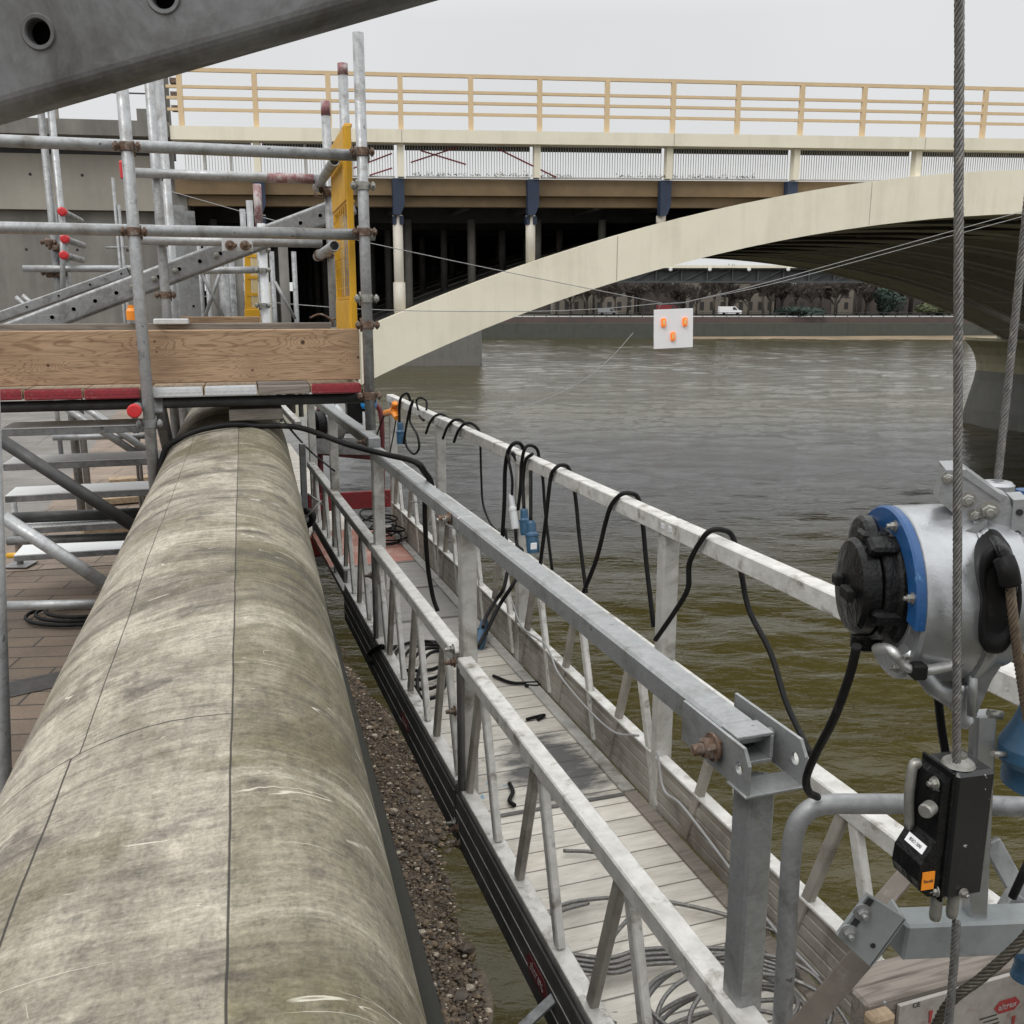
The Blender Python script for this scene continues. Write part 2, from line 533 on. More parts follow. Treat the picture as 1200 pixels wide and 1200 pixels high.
M['red'] = simple('red_plastic', (.55, .025, .03), .35, 0, (.48, .02, .025), 30)
M['red_paint'] = simple('faded_red_paint', (.24, .02, .025), .6, 0, (.15, .018, .02), 12, (.32, .16, .14), 12, .6, .74)
M['red_tip'] = simple('worn_red_tube_paint', (.27, .12, .125), .5, .25, (.20, .085, .09), 30, (.40, .37, .36), 16, .46, .60)
M['pink_deck'] = simple('worn_red_deck', (.47, .235, .185), .8, 0, (.38, .18, .14), 9, (.53, .42, .36), 5, .5, .7, .2, 60)
M['yellow'] = simple('yellow_gate_paint', (.66, .36, .015), .42, .0, (.56, .30, .014), 10, (.40, .25, .06), 14, .6, .74)
M['orange'] = simple('orange_plastic', (.80, .27, .02), .35, 0, (.70, .22, .02), 30)
M['white'] = simple('white_sheet', (.80, .80, .81), .4, 0, (.77, .77, .78), 3)
M['rope'] = simple('steel_wire_rope', (.20, .195, .185), .42, .5, (.12, .115, .11), 120, (.30, .28, .25), 90, .55, .7)
M['rope_tan'] = simple('oiled_wire_rope', (.20, .15, .105), .5, .3, (.12, .09, .065), 120)
M['rope_dark'] = simple('dark_wire_rope', (.075, .065, .05), .5, .3, (.04, .035, .028), 120)
M['wire'] = simple('thin_span_wire', (.36, .36, .36), .5, .2)
M['hole'] = simple('hollow_inside', (.02, .02, .02), .8, .2)
M['tin'] = simple('metallic_conduit', (.5, .5, .49), .35, .7, (.36, .36, .35), 60)

# ================================================================== SETTING: water, foreshore, promenade
def water_mat():
    m, nt, p, oc = newmat('river_water')
    big = noise(nt, mapping(nt, oc, (.05, .11, 1)), 1.0, 3)
    c = mixc(nt, mrange(nt, big, .35, .65), (.052, .043, .013), (.040, .034, .011))
    nt.links.new(c, p.inputs['Base Color'])
    p.inputs['Roughness'].default_value = .06
    p.inputs['IOR'].default_value = 1.333
    n2 = noise(nt, mapping(nt, oc, (2.4, 5.2, 1), (0, 0, -.08)), 1.0, 4, .6, .4)
    nt.links.new(bump(nt, n2, .8, .035), p.inputs['Normal'])
    return m
M['water'] = water_mat()
import numpy as np
def water_mesh():
    """river surface: a flat sheet to the horizon and, where it can be seen closely, real wind chop in three densities"""
    rs = np.random.RandomState(12)
    nw = 64
    lam = np.exp(rs.uniform(math.log(.28), math.log(4.5), nw))
    th = rs.normal(PI / 2 + .12, .55, nw)
    k = 2 * PI / lam
    kx, ky = k * np.cos(th), k * np.sin(th)
    slope = .0145 * np.clip(lam / .6, .6, 1.15)
    amp, ph = slope / k, rs.uniform(0, 6.28, nw)
    V, Fc = [], []
    base = 0
    for (x0, x1, y0, y1, dx, dy) in ((-9, 24, 3, 24, .085, .065), (-24, 56, 24, 72, .24, .14), (-70, 135, 72, 214, .62, .36)):
        nx, ny = int((x1 - x0) / dx) + 1, int((y1 - y0) / dy) + 1
        X, Y = np.meshgrid(np.linspace(x0, x1, nx), np.linspace(y0, y1, ny))
        Z = np.zeros_like(X)
        for q in range(nw):
            if lam[q] < 2.6 * dy: continue
            Z += amp[q] * np.sin(kx[q] * X + ky[q] * Y + ph[q])
        gust = .75 + .30 * np.sin(X * .11 + Y * .05 + 1.0) * np.sin(Y * .19 - X * .04) + .18 * np.sin(X * .37 + Y * .31)
        Z *= gust
        V.append(np.stack([X, Y, Z], -1).reshape(-1, 3))
        a = (np.arange(ny - 1)[:, None] * nx + np.arange(nx - 1)[None, :]).reshape(-1) + base
        Fc.append(np.stack([a, a + 1, a + nx + 1, a + nx], -1))
        base += nx * ny
    flat = np.array([(-2500, -300, -.22), (2500, -300, -.22), (2500, 4000, -.22), (-2500, 4000, -.22)], float)
    V.append(flat); Fc.append(np.arange(4)[None, :] + base)
    V = np.concatenate(V); Fc = np.concatenate(Fc)
    me = bpy.data.meshes.new('river_water')
    me.vertices.add(len(V)); me.vertices.foreach_set('co', V.ravel())
    me.loops.add(Fc.size); me.loops.foreach_set('vertex_index', Fc.ravel())
    me.polygons.add(len(Fc))
    me.polygons.foreach_set('loop_start', np.arange(0, Fc.size, 4))
    me.polygons.foreach_set('loop_total', np.full(len(Fc), 4))
    me.polygons.foreach_set('use_smooth', np.ones(len(Fc), bool))
    me.update(calc_edges=True)
    me.materials.append(M['water'])
    o = bpy.data.objects.new('river_water', me)
    COL.objects.link(o)
    tag(o, kind='structure')
water_mesh()

# muddy foreshore at the foot of the wall
M['mud'] = simple('wet_gravel_mud', (.090, .064, .038), .5, 0, (.045, .033, .021), 5, (.135, .10, .062), 12, .5, .7, .6, 30)
mb = MB()
nT, nS = 60, 12
for i in range(nT + 1):
    t = 3 + i * 16 / nT
    half = min(1.05, max(.50, .55 + (t - 8) * .10)) if t < 13.5 else max(.05, 1.05 - (t - 13.5) * .21)
    for k in range(nS + 1):
        f = k / nS
        s = 1.35 + f * (half + .25)
        z = .22 * (1 - f * 1.35) * (1 if t < 14 else max(.1, 1 - (t - 14) / 5)) + random.uniform(-.03, .03)
        mb.v.append(FP.w(s, t, z))
for i in range(nT):
    for k in range(nS):
        a = i * (nS + 1) + k
        mb.f.append([a, a + 1, a + nS + 2, a + nS + 1]); mb.sm.append(True); mb.mi.append(0)
structure('foreshore_mud', mb, M['mud'])
def rock_into(mb, c, r, seed, mi=0):
    rr = random.Random(seed)
    o = []
    fl = rr.uniform(.5, .85)
    az = rr.uniform(0, 6.28)
    ring = 6
    o.append(c + Vector((0, 0, r * fl)))
    for lat in (.55, -.25):
        for k in range(ring):
            a = az + 2 * PI * k / ring + rr.uniform(-.25, .25)
            q = r * rr.uniform(.75, 1.15) * math.cos(lat)
            o.append(c + Vector((math.cos(a) * q * 1.2, math.sin(a) * q * .9, r * fl * math.sin(lat) * rr.uniform(.7, 1.2))))
    fs = [(0, 1 + k, 1 + (k + 1) % ring) for k in range(ring)]
    fs += [(1 + k, 1 + ring + k, 1 + ring + (k + 1) % ring, 1 + (k + 1) % ring) for k in range(ring)]
    mb.add(o, fs, False, mi)
M['stone_d'] = simple('dark_stone', (.072, .050, .031), .55, 0, (.036, .026, .017), 14)
M['stone_m'] = simple('brown_stone', (.145, .098, .056), .6, 0, (.09, .062, .036), 14)
M['stone_l'] = simple('pale_stone', (.42, .36, .28), .75, 0, (.30, .26, .20), 14)
mb = MB()
rg = random.Random(3)
for i in range(7600):
    t = 5.5 + 12.5 * rg.random() ** 1.2
    f = rg.random() ** 1.3
    half = min(1.0, max(.45, .50 + (t - 8) * .10)) if t < 13.5 else max(.05, 1.0 - (t - 13.5) * .20)
    s = 1.5 + f * half
    z = .22 * (1 - f * 1.1) * (1 if t < 14 else max(.1, 1 - (t - 14) / 5))
    r = rg.uniform(.008, .024) if rg.random() < .94 else rg.uniform(.03, .06)
    rock_into(mb, FP.w(s, t, z), r, i, rg.choices((0, 1, 2), (.58, .35, .07))[0])
stuff('shingle', mb, [M['stone_d'], M['stone_m'], M['stone_l']], 'wet brown shingle along the foot of the river wall')
for i, (px, py, r, lab) in enumerate([(498, 1003, .075, 'small dark stone at the waterline halfway down the shingle'),
                                      (505, 985, .10, 'dark flat stone just beyond another stone at the waterline'),
                                      (485, 930, .10, 'dark stone on the shingle level with the bolted toe board joint'),
                                      (482, 882, .09, 'farthest dark stone, at the narrow end of the shingle'),
                                      (546, 1112, .09, 'dark stone sitting in the water beside the lower toe board'),
                                      (535, 1170, .12, 'largest dark stone on the shingle, nearest the bottom of the photo')]):
    mb = MB()
    p = FP.onZ(px, py, .08)
    rock_into(mb, p, r, 900 + i)
    rock_into(mb, p + Vector((r * .3, r * .2, -r * .2)), r * .8, 950 + i)
    solo('rock', mb, M['stone_d'], lab, 'rock', 'stones lying along the waterline', p)

# promenade
def paving_mat(name, c1, c2, mortar, sx, sy, rot=0.0, rough=.85):
    m, nt, p, oc = newmat(name)
    br = nt.nodes.new('ShaderNodeTexBrick')
    br.inputs['Scale'].default_value = 1.0
    br.inputs['Mortar Size'].default_value = .006
    br.inputs['Mortar Smooth'].default_value = .1
    br.inputs['Brick Width'].default_value = sx
    br.inputs['Row Height'].default_value = sy
    br.inputs['Color1'].default_value = (*c1, 1)
    br.inputs['Color2'].default_value = (*c2, 1)
    br.inputs['Mortar'].default_value = (*mortar, 1)
    nt.links.new(mapping(nt, oc, (1, 1, 1), (0, 0, rot)), br.inputs['Vector'])
    d = mrange(nt, noise(nt, oc, 2.0, 7, .7), .4, .7, .72, 1.12)
    c = mixc(nt, 1.0, br.outputs['Color'], d, 'MULTIPLY')
    sp = mrange(nt, noise(nt, oc, 70, 4, .7), .35, .7, .82, 1.1)
    c = mixc(nt, 1.0, c, sp, 'MULTIPLY')
    nt.links.new(c, p.inputs['Base Color'])
    p.inputs['Roughness'].default_value = rough
    nt.links.new(bump(nt, br.outputs['Fac'], -.4, .01), p.inputs['Normal'])
    return m
M['paver'] = paving_mat('brown_clay_pavers', (.20, .15, .11), (.145, .112, .085), (.06, .05, .042), .42, .14, .18)
M['slab'] = paving_mat('grey_concrete_slabs', (.215, .20, .185), (.19, .18, .165), (.08, .075, .07), 1.6, 1.2)
M['slab_pink'] = paving_mat('buff_pavers', (.27, .21, .165), (.23, .18, .14), (.10, .08, .06), .6, .3, .18)
M['band'] = simple('dark_paving_band', (.065, .06, .058), .85, 0, (.045, .042, .04), 20)
mb = MB()
mb.add([FP.w(-70, -8, 5.4), FP.w(-.3, -8, 5.4), FP.w(-.3, 54, 5.4), FP.w(-70, 54, 5.4)], [(0, 1, 2, 3)])
structure('promenade_paving', mb, M['paver'], FP.rotz)
mb = MB()
g = lambda px, py, dz=.004: FP.onZ(px, py, 5.4 + dz)
mb.add([FP.w(-.302, 6.2, 5.404), FP.w(-.302, 23, 5.404), FP.w(-2.6, 23, 5.404), g(140, 478), g(110, 522), g(51, 601), FP.w(-1.7, 6.2, 5.404)], [tuple(range(7))])
structure('promenade_buff_paving', mb, M['slab_pink'], FP.rotz)
mb = MB()
mb.add([g(140, 478), FP.w(-2.6, 23, 5.404), FP.w(-60, 23, 5.404), FP.w(-60, 6.2, 5.404), FP.w(-1.702, 6.2, 5.404), g(51, 601), g(110, 522)], [tuple(range(7))])
structure('promenade_slabs', mb, M['slab'], FP.rotz)
mb = MB()
a, b = FP.onZ(20, 806, 5.404), FP.onZ(175, 772, 5.404)
dr = (a - b).normalized()
pr = Vector((-dr.y, dr.x, 0)) * -.09
mb.add([a + dr * 6 - pr, a + dr * 6 + pr, b - dr * .12 + pr, b - dr * .12 - pr], [(0, 1, 2, 3)])
structure('paving_band', mb, M['band'])

# ================================================================== RIVER WALL with its rounded coping
def coping_mat():
    m, nt, p, oc = newmat('weathered_coping')
    sp = nt.nodes.new('ShaderNodeSeparateXYZ')
    nt.links.new(oc, sp.inputs[0])
    S, T = sp.outputs['X'], sp.outputs['Y']
    right = mrange(nt, S, -.046, -.040)
    f1 = noise(nt, mapping(nt, oc, (3.2, 2.4, 3.2)), 1.0, 12, .66, .5)
    base = mixc(nt, mrange(nt, f1, .34, .64), (.40, .362, .292), (.180, .158, .122))
    base = mixc(nt, math_(nt, 'MULTIPLY', right, .60), base, (.165, .148, .095))
    # olive growth, stronger on the river side
    f2 = noise(nt, mapping(nt, oc, (2.6, 2.0, 2.6)), 1.0, 9, .68, .8)
    gb = math_(nt, 'ADD', f2, math_(nt, 'MULTIPLY', right, .07))
    base = mixc(nt, mrange(nt, gb, .50, .66, 0, .78), base, (.095, .080, .038))
    # darker bands and pale bleached bands across
    f3 = noise(nt, mapping(nt, oc, (1.2, 4.2, 1.2), (0, 0, .28)), 1.0, 9, .70, 1.2)
    base = mixc(nt, mrange(nt, f3, .50, .63, 0, .80), base, (.068, .058, .041))
    base = mixc(nt, mrange(nt, f3, .44, .32, 0, .55), base, (.46, .43, .345))
    # small dark blotches
    f4 = noise(nt, oc, 9.0, 6, .62, .3)
    base = mixc(nt, mrange(nt, f4, .58, .67, 0, .65), base, (.070, .058, .050))
    # fibres and pores
    g1 = noise(nt, mapping(nt, oc, (22, 95, 22), (0, 0, .38)), 1.0, 9, .74, .25)
    g2 = noise(nt, oc, 210, 3, .65)
    g3 = noise(nt, mapping(nt, oc, (60, 16, 60), (0, 0, -.2)), 1.0, 8, .75, .4)
    gr = math_(nt, 'ADD', math_(nt, 'MULTIPLY', g1, .42), math_(nt, 'ADD', math_(nt, 'MULTIPLY', g2, .26), math_(nt, 'MULTIPLY', g3, .32)))
    grr = mrange(nt, gr, .39, .61, .50, 1.46)
    base = mixc(nt, 1.0, base, grr, 'MULTIPLY')
    # thin pale scratches: narrow level lines of drawn-out noises, broken up by masks
    def scr(scale, rot, det, width, lo, hi, amt, ms, dist):
        n_ = noise(nt, mapping(nt, oc, scale, (0, 0, rot)), 1.0, det, .5, dist)
        l_ = mrange(nt, math_(nt, 'ABSOLUTE', math_(nt, 'SUBTRACT', n_, .5)), width, width * .35)
        k_ = mrange(nt, noise(nt, mapping(nt, oc, (ms * .8, ms * 1.6, ms * .8)), 1.0, 4, .6), lo, hi, 0, amt)
        return math_(nt, 'MULTIPLY', l_, k_)
    sc = math_(nt, 'MAXIMUM', scr((1.6, 12, 1.6), .10, 2, .0045, .55, .60, .85, 7.0, .4), scr((3.0, 22, 3.0), .32, 2, .0035, .57, .62, .80, 9.0, .4))
    sc = math_(nt, 'MAXIMUM', sc, scr((6, 8, 6), -.4, 1, .0035, .60, .64, .7, 8.0, 1.0))
    base = mixc(nt, sc, base, (.55, .52, .43))
    # seams between the stones
    def line(a, c, wd):
        return mrange(nt, math_(nt, 'ABSOLUTE', math_(nt, 'SUBTRACT', a, c)), wd, wd * .45)
    wob = math_(nt, 'MULTIPLY', math_(nt, 'SUBTRACT', noise(nt, oc, 5, 3), .5), .006)
    Sw = math_(nt, 'ADD', S, wob)
    l1 = line(Sw, -.043, .0016)
    far = math_(nt, 'GREATER_THAN', T, 1.22)
    near = math_(nt, 'LESS_THAN', T, 1.22)
    l2 = math_(nt, 'MULTIPLY', line(Sw, -.232, .0013), far)
    l3 = math_(nt, 'MULTIPLY', line(Sw, -.242, .0018), near)
    Tw = math_(nt, 'ADD', T, math_(nt, 'MULTIPLY', math_(nt, 'SUBTRACT', noise(nt, oc, 7, 3), .5), .012))
    l4 = math_(nt, 'MULTIPLY', line(Tw, 1.22, .0018), math_(nt, 'LESS_THAN', S, -.043))
    seam = math_(nt, 'MAXIMUM', math_(nt, 'MAXIMUM', l1, l2), math_(nt, 'MAXIMUM', l3, l4))
    base = mixc(nt, math_(nt, 'MULTIPLY', seam, .92), base, (.022, .020, .016))
    nt.links.new(base, p.inputs['Base Color'])
    p.inputs['Roughness'].default_value = .84
    hb = math_(nt, 'SUBTRACT', math_(nt, 'ADD', math_(nt, 'MULTIPLY', grr, .5), math_(nt, 'MULTIPLY', f4, .8)), math_(nt, 'MULTIPLY', seam, 2.5))
    nt.links.new(bump(nt, hb, .40, .005), p.inputs['Normal'])
    return m
M['coping'] = coping_mat()
M['wall_wet'] = streaked('dark_wet_wall', (.036, .035, .029), (.015, .017, .012), .9, 1.4, 22, 1.0)
wall = thing('river_wall', 'low river wall with weathered rounded grey green coping running under the scaffold', 'wall', (0, 0, 0), FP.rotz)
mb = MB()
NT, NA = 90, 40
s0, ztop, bv = -.053, EYE - .53, .24
rw = random.Random(5)
rows = []
for i in range(NT + 1):
    t = -.6 + 24.6 * (i / NT) ** 1.6
    aR = .185 + .012 * min(t, 5)
    row = []
    for k in range(NA + 1):
        th = PI * (k / NA)
        a = .332 if th < PI / 2 else aR
        c_, sn = math.cos(th), math.sin(th)
        e = .86
        s = s0 - a * math.copysign(abs(c_) ** e, c_)
        z = ztop - bv + bv * abs(sn) ** e
        wv = .006 * math.sin(t * 2.1 + k * .2) + .004 * math.sin(t * 5.3 - k * .31) + .003 * math.sin(t * 9.1 + k * .5)
        row.append(FP.w(s, t, z + wv * sn))
    row = [FP.w(s0 - .332 + .03, t, 6.02), FP.w(s0 - .332, t, 6.03)] + row + [FP.w(s0 + aR, t, 6.10), FP.w(s0 + aR - .03, t, 6.09)]
    rows.append(row)
n = len(rows[0])
mb.add([p for r_ in rows for p in r_], [(i * n + k, i * n + k + 1, (i + 1) * n + k + 1, (i + 1) * n + k) for i in range(NT) for k in range(n - 1)], True)
mb.build('coping', M['coping'], wall)
mb = MB()
prof = [(-.32, 5.3), (-.32, 6.06), (.10, 6.12), (.135, 5.9), (1.62, -.3), (1.62, -1), (-.32, -1)]
mb.prism(prof, FP.w(0, -2, 0), FP.r, Vector((0, 0, 1)), FP.d, 26.2)
mb.build('wall', M['wall_wet'], wall)

# ================================================================== ARCH BRIDGE
CE = (10.573, -.011016, -4.03e-7)
CI = (9.441, -.010771, -2.57e-6)
XC = 15.5
def ez(x): u = x - XC; return CE[0] + CE[1] * u * u + CE[2] * u ** 4
def iz(x): u = x - XC; return CI[0] + CI[1] * u * u + CI[2] * u ** 4
def dk(x): return .0108 * (x + 2.7) if x < 16 else .0108 * 18.7
BWID = 26.5
bridge = thing('arch_bridge', 'cream concrete arch bridge crossing the river, with tan railing and blue column brackets', 'bridge', bpt(-6, 0))
def arch_slab(wd0, wd1, x0=-8.5, x1=39.5, lift=0.0, inset=0.0):
    mb = MB()
    n = 56
    vs = []
    for i in range(n + 1):
        x = x0 + (x1 - x0) * i / n
        for z, wd in ((iz(x) + lift, wd0), (iz(x) + lift, wd1), (ez(x) - inset, wd1), (ez(x) - inset, wd0)):
            vs.append(bpt(x, z, wd))
    fs = []
    for i in range(n):
        for k in range(4):
            fs.append((i * 4 + k, i * 4 + (k + 1) % 4, i * 4 + 4 + (k + 1) % 4, i * 4 + 4 + k))
    fs += [(0, 1, 2, 3), (n * 4, n * 4 + 1, n * 4 + 2, n * 4 + 3)]
    mb.add(vs, fs)
    return mb
M['joint'] = simple('joint_sealant', (.46, .42, .33), .8)
arch_slab(-.34, .10).build('arch_face', M['cream'], bridge)
for x in (9.35, 2.6, -3.9):
    n_ = 6
    MB().bar(bpt(x, iz(x) + .03, -.3415), bpt(x, ez(x) - .02, -.3415), .022, .004, up=BW).build('arch_joint', M['joint'], bridge)
nr = 7
pit = (BWID - .4) / nr
for k in range(nr):
    a = .104 + k * pit
    mb = arch_slab(a, a + pit - .75, lift=.06, inset=.25)
    # lower lips of the rib, a little proud of its underside
    for e0 in (a + .02, a + pit - .75 - .30):
        n = 44
        prev = None
        for i in range(n + 1):
            x = -8 + 47 * i / n
            c = bpt(x, iz(x) + .03, e0 + .14)
            if prev is not None:
                mb.bar(prev, c, .28, .07, mi=1)
            prev = c
    for i in range(12):                                   # cross stiffeners between the lips
        x = -6 + 3.6 * i
        mb.bar(bpt(x, iz(x) + .045, a + .3), bpt(x, iz(x) + .045, a + pit - 1.05), .12, .05, mi=0)
    mb.build('arch_rib', [M['soffit'], M['soffit_lip']], bridge)

# deck, edge beams, fascia
PX = [-8.05, -6.13 + .0, -2.75, .60, 3.98, 7.36, 10.72, 14.1, 17.5, 20.9, 24.3]
def along(x0, x1, z, wd, ww, ht, mi=0, mb=None, step=3.4):
    mb = mb or MB()
    x = x0
    while x < x1 - 1e-6:
        b = min(x + step, x1)
        mb.bar(bpt(x, z + dk(x), wd), bpt(b, z + dk(b), wd), ww, ht, mi=mi)
        x = b
    return mb
along(-8.05, 34, 10.985, -.12, .40, .30).build('fascia_beam', M['cream'], bridge)
along(-8.05, 34, 9.86, .26, .30, .40).build('edge_beam', M['brown'], bridge)
mb = along(-30, 34, 9.78, BWID / 2 + .4, BWID - .5, .34)
for wd in (2.5, 5, 7.5, 10, 12.5, 15, 17.5, 20, 22.5, 25):
    along(-8, 30, 9.40, wd, .28, .42, mb=mb)
for k in range(14):
    x = -7.8 + 1.7 * k
    mb.bar(bpt(x, 9.50 + dk(x), .6), bpt(x, 9.50 + dk(x), BWID - .4), .2, .24)
mb.build('deck', M['dark_void'], bridge)
along(-8, 7.0, 9.53, .42, .25, .24).build('lower_beam', M['brown'], bridge)
for i, x in enumerate(PX[1:-1]):                           # short posts between the fascia and the deck
    z0, z1 = 10.065 + dk(x), 10.832 + dk(x)
    MB().bar(bpt(x, z0, -.06), bpt(x, z1, -.06), .26, .16, up=BX).build('fascia_post', M['cream'], bridge)
M['grille'] = simple('pale_grille_bars', (.50, .485, .45), .6, 0, (.38, .365, .34), 6)
xs = [-7.95] + PX[1:]
for i in range(len(xs) - 1):
    mb = MB()
    x0, x1 = xs[i] + .13, xs[i + 1] - .13
    n = max(3, int((x1 - x0) / .066))
    for k in range(n):
        x = x0 + (x1 - x0) * (k + .5) / n
        mb.bar(bpt(x, 10.064 + dk(x), .02), bpt(x, 10.834 + dk(x), .02), .014, .014, up=BW)
    mb.bar(bpt(x0, 10.085 + dk(x0), .02), bpt(x1, 10.085 + dk(x1), .02), .045, .035)
    if i in (0, 1):
        for x in (xs[i] + (xs[i + 1] - xs[i]) * q for q in (.33, .66)):
            mb.bar(bpt(x, 10.066 + dk(x), -.03), bpt(x, 10.832 + dk(x), -.03), .09, .05, up=BX)
    mb.build('grille_panel', M['grille'], bridge)
    MB().bar(bpt(x0, 10.775 + dk(x0), .10), bpt(x1, 10.775 + dk(x1), .10), .08, .11).build('fascia_shadow_strip', M['steel_dark'], bridge)  # dark strip added as the fascia beam's shadow line, not a rail
for x in (-2.75, 4.0, 10.75):
    MB().bar(bpt(x, 10.845 + dk(x), -.3215), bpt(x, 11.125 + dk(x), -.3215), .02, .004, up=BW).build('fascia_joint', M['joint'], bridge)
# railing
rail = [12.40, 12.03, 11.785, 11.53]
for j, z in enumerate(rail):
    along(-8.1, 34, z, -.12, .07, .085 if j == 0 else .065).build('handrail' if j == 0 else 'rail', M['cream_rail'], bridge)
for k in range(-1, 22):
    x = -6.11 + 1.69 * k
    z0 = 11.137 + dk(x)
    MB().bar(bpt(x, z0, -.12), bpt(x, 12.355 + dk(x), -.12), .09, .12, up=BX).build('railing_post', M['cream_rail'], bridge)
# columns under the deck: near row pale with blue brackets, dark rows behind
for x in (-6.13, -2.82, .52, 3.93, 7.32):
    top = 9.655 + dk(x)
    mb = MB()
    mb.prism([(-.14, 0), (.14, 0), (.14, -.62), (.04, -.86), (-.14, -.86)], bpt(x, 10.04 + dk(x), -.10), BX, Vector((0, 0, 1)), BW, .19)
    if ez(x) < 9.0:
        mb.prism([(-.13, 0), (.13, 0), (.13, -.2), (-.13, -.2)], bpt(x, 9.16 + dk(x), .05), BX, Vector((0, 0, 1)), BW, .2)
    mb.build('bracket', M['bridge_blue'], bridge)
    base = ez(x) - .08
    if base < 9.1:
        mb = MB()
        mb.path([bpt(x, base, .17), bpt(x, 9.19 + dk(x), .17)], .125, 14)
        if x < -2:
            mb.path([bpt(x, base - .05, .17), bpt(x, 7.55, .17)], .155, 14)
        mb.build('column', M['column'], bridge)
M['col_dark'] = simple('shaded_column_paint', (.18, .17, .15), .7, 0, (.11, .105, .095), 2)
for k in range(1, nr + 1):
    for j, x in enumerate((-7.3, -5.6, -3.9, -2.3, -.6, 1.2, 3.0)):
        wd = .354 + k * pit - 2.2
        base = ez(x) - .3
        if base < 9 and wd < BWID:
            MB().path([bpt(x, base, wd), bpt(x, 9.22 + dk(x), wd)], .11, 8).build('rear_column', M['col_dark'], bridge)
# abutment and approach span on the bank
mb = MB()
mb.bar(bpt(-45, 10.99, -.1), bpt(-8.07, 10.99, -.1), .55, .34)
mb.bar(bpt(-8.75, 11.3, -.1), bpt(-8.2, 11.3, -.1), .45, .26)
mb.build('approach_fascia', M['concrete_dark'], bridge)
mb = MB()
mb.bar(bpt(-45, 9.84, .35), bpt(-8.35, 9.84, .35), .35, 1.26)
mb.build('approach_beam', M['concrete'], bridge)
MB().bar(bpt(-45, 10.64, .6), bpt(-8.1, 10.64, .6), .9, .33).build('approach_deck', M['dark_void'], bridge)
mb = MB()
mb.bar(bpt(-45, 7.28, .75), bpt(-8.3, 7.28, .75), .7, 3.84)
mb.build('abutment_wall', M['concrete_dark'], bridge)
mb = MB()
mb.bar(bpt(-8.05, 5.2, .45), bpt(-8.05, 10.05, .45), .42, .5, up=BX)
mb.bar(bpt(-8.25, 10.05, .2), bpt(-8.25, 12.4, .2), .3, .35, up=BX)
mb.build('end_pillar', M['concrete_dark'], bridge)
for j in range(3):
    MB().bar(bpt(-8.0, 11.5 + .3 * j, -.05), bpt(-7.8, 11.5 + .3 * j, -.05), .2, .12).build('rail_socket', M['rust'], bridge)
for k in range(5):
    x = -10.6 - 3.6 * k
    MB().bar(bpt(x, 11.16, -.1), bpt(x, 11.8, -.1), .16, .16, up=BX).build('approach_post', M['concrete'], bridge)
mb = MB()
for z in (11.8, 12.2):
    mb.bar(bpt(-45, z, -.1), bpt(-8.2, z, -.1), .03, .03)
mb.build('approach_rail', M['steel_dark'], bridge)
# added dark backing keeps the void under the deck dark, with slots of daylight
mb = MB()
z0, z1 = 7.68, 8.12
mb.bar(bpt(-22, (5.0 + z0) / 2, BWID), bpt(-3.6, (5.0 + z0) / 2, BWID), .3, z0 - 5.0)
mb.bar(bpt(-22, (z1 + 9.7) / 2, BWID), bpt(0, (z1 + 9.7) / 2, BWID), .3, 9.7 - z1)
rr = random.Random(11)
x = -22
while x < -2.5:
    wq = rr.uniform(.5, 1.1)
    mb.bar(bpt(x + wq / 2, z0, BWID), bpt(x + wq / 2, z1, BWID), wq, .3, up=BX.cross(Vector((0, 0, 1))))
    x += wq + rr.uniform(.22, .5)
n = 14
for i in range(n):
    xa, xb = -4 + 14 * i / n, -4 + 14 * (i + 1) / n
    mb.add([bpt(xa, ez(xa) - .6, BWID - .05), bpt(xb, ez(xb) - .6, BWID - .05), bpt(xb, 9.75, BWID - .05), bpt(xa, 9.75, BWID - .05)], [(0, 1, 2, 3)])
mb.build('added_dark_backing', M['dark_void'], bridge)
mb = MB()
mb.bar(bpt(-22.3, 7.4, .9), bpt(-22.3, 7.4, BWID), .3, 4.7)
mb.build('void_shade_side_wall', M['dark_void'], bridge)
for k in range(14):
    for z in (8.3, 10.0):
        x = -9.3 - 1.15 * k + (.3 if z > 9 else 0)
        MB().disc(bpt(x, z, .172 if z > 9 else .398), -BW, .035, .01, 10).build('tie_hole', M['dark_void'], bridge)
# right-hand pier with its flared cap
XP = 34.8
for (wa, wb, nm) in ((-3.0, BWID + 1.6, 'pier'),):
    mb = MB()
    prof = [(-.1, -.6), (.12, .9), (.55, 2.6), (.62, 3.15)]
    prof += [(9.4, 3.15), (9.6, 1), (9.8, -.6)]
    mb.prism(prof, bpt(XP, 0, wa), BX, Vector((0, 0, 1)), BW, wb - wa)
    mb.build(nm, M['pier_stone'], bridge)
    mb = MB()
    prof = [(.66, 3.15), (.60, 3.6), (.42, 4.1), (.12, 4.55), (-.3, 4.95), (-.3, 5.12), (2.6, 5.12), (2.6, 3.15)]
    mb.prism(prof, bpt(XP, 0, wa), BX, Vector((0, 0, 1)), BW, wb - wa)
    mb.build('pier_cap', M['pier_cap'], bridge)
    mb = MB()
    mb.bar(bpt(XP + 1.0, 5.6, .4), bpt(XP + 1.0, 5.6, BWID - .2), 1.6, .95)
    mb.build('arch_bearing', M['soffit'], bridge)
barrier = thing('site_barrier', 'faded red slanting bars fixed across the grille below the bridge railing', 'barrier', bpt(-2, 10.1, -.03))
for (x0, x1, za, zb) in [(-2.5, -1.35, 10.42, 10.80), (-2.25, -1.15, 10.70, 10.40), (-.35, 1.1, 10.78, 10.14), (-3.9, -2.95, 10.25, 10.62), (-3.5, -2.95, 10.10, 10.28)]:
    MB().bar(bpt(x0, za, -.03), bpt(x1, zb, -.03), .045, .03).build('bar', M['red_paint'], barrier)
mb = MB()
rr = random.Random(21)
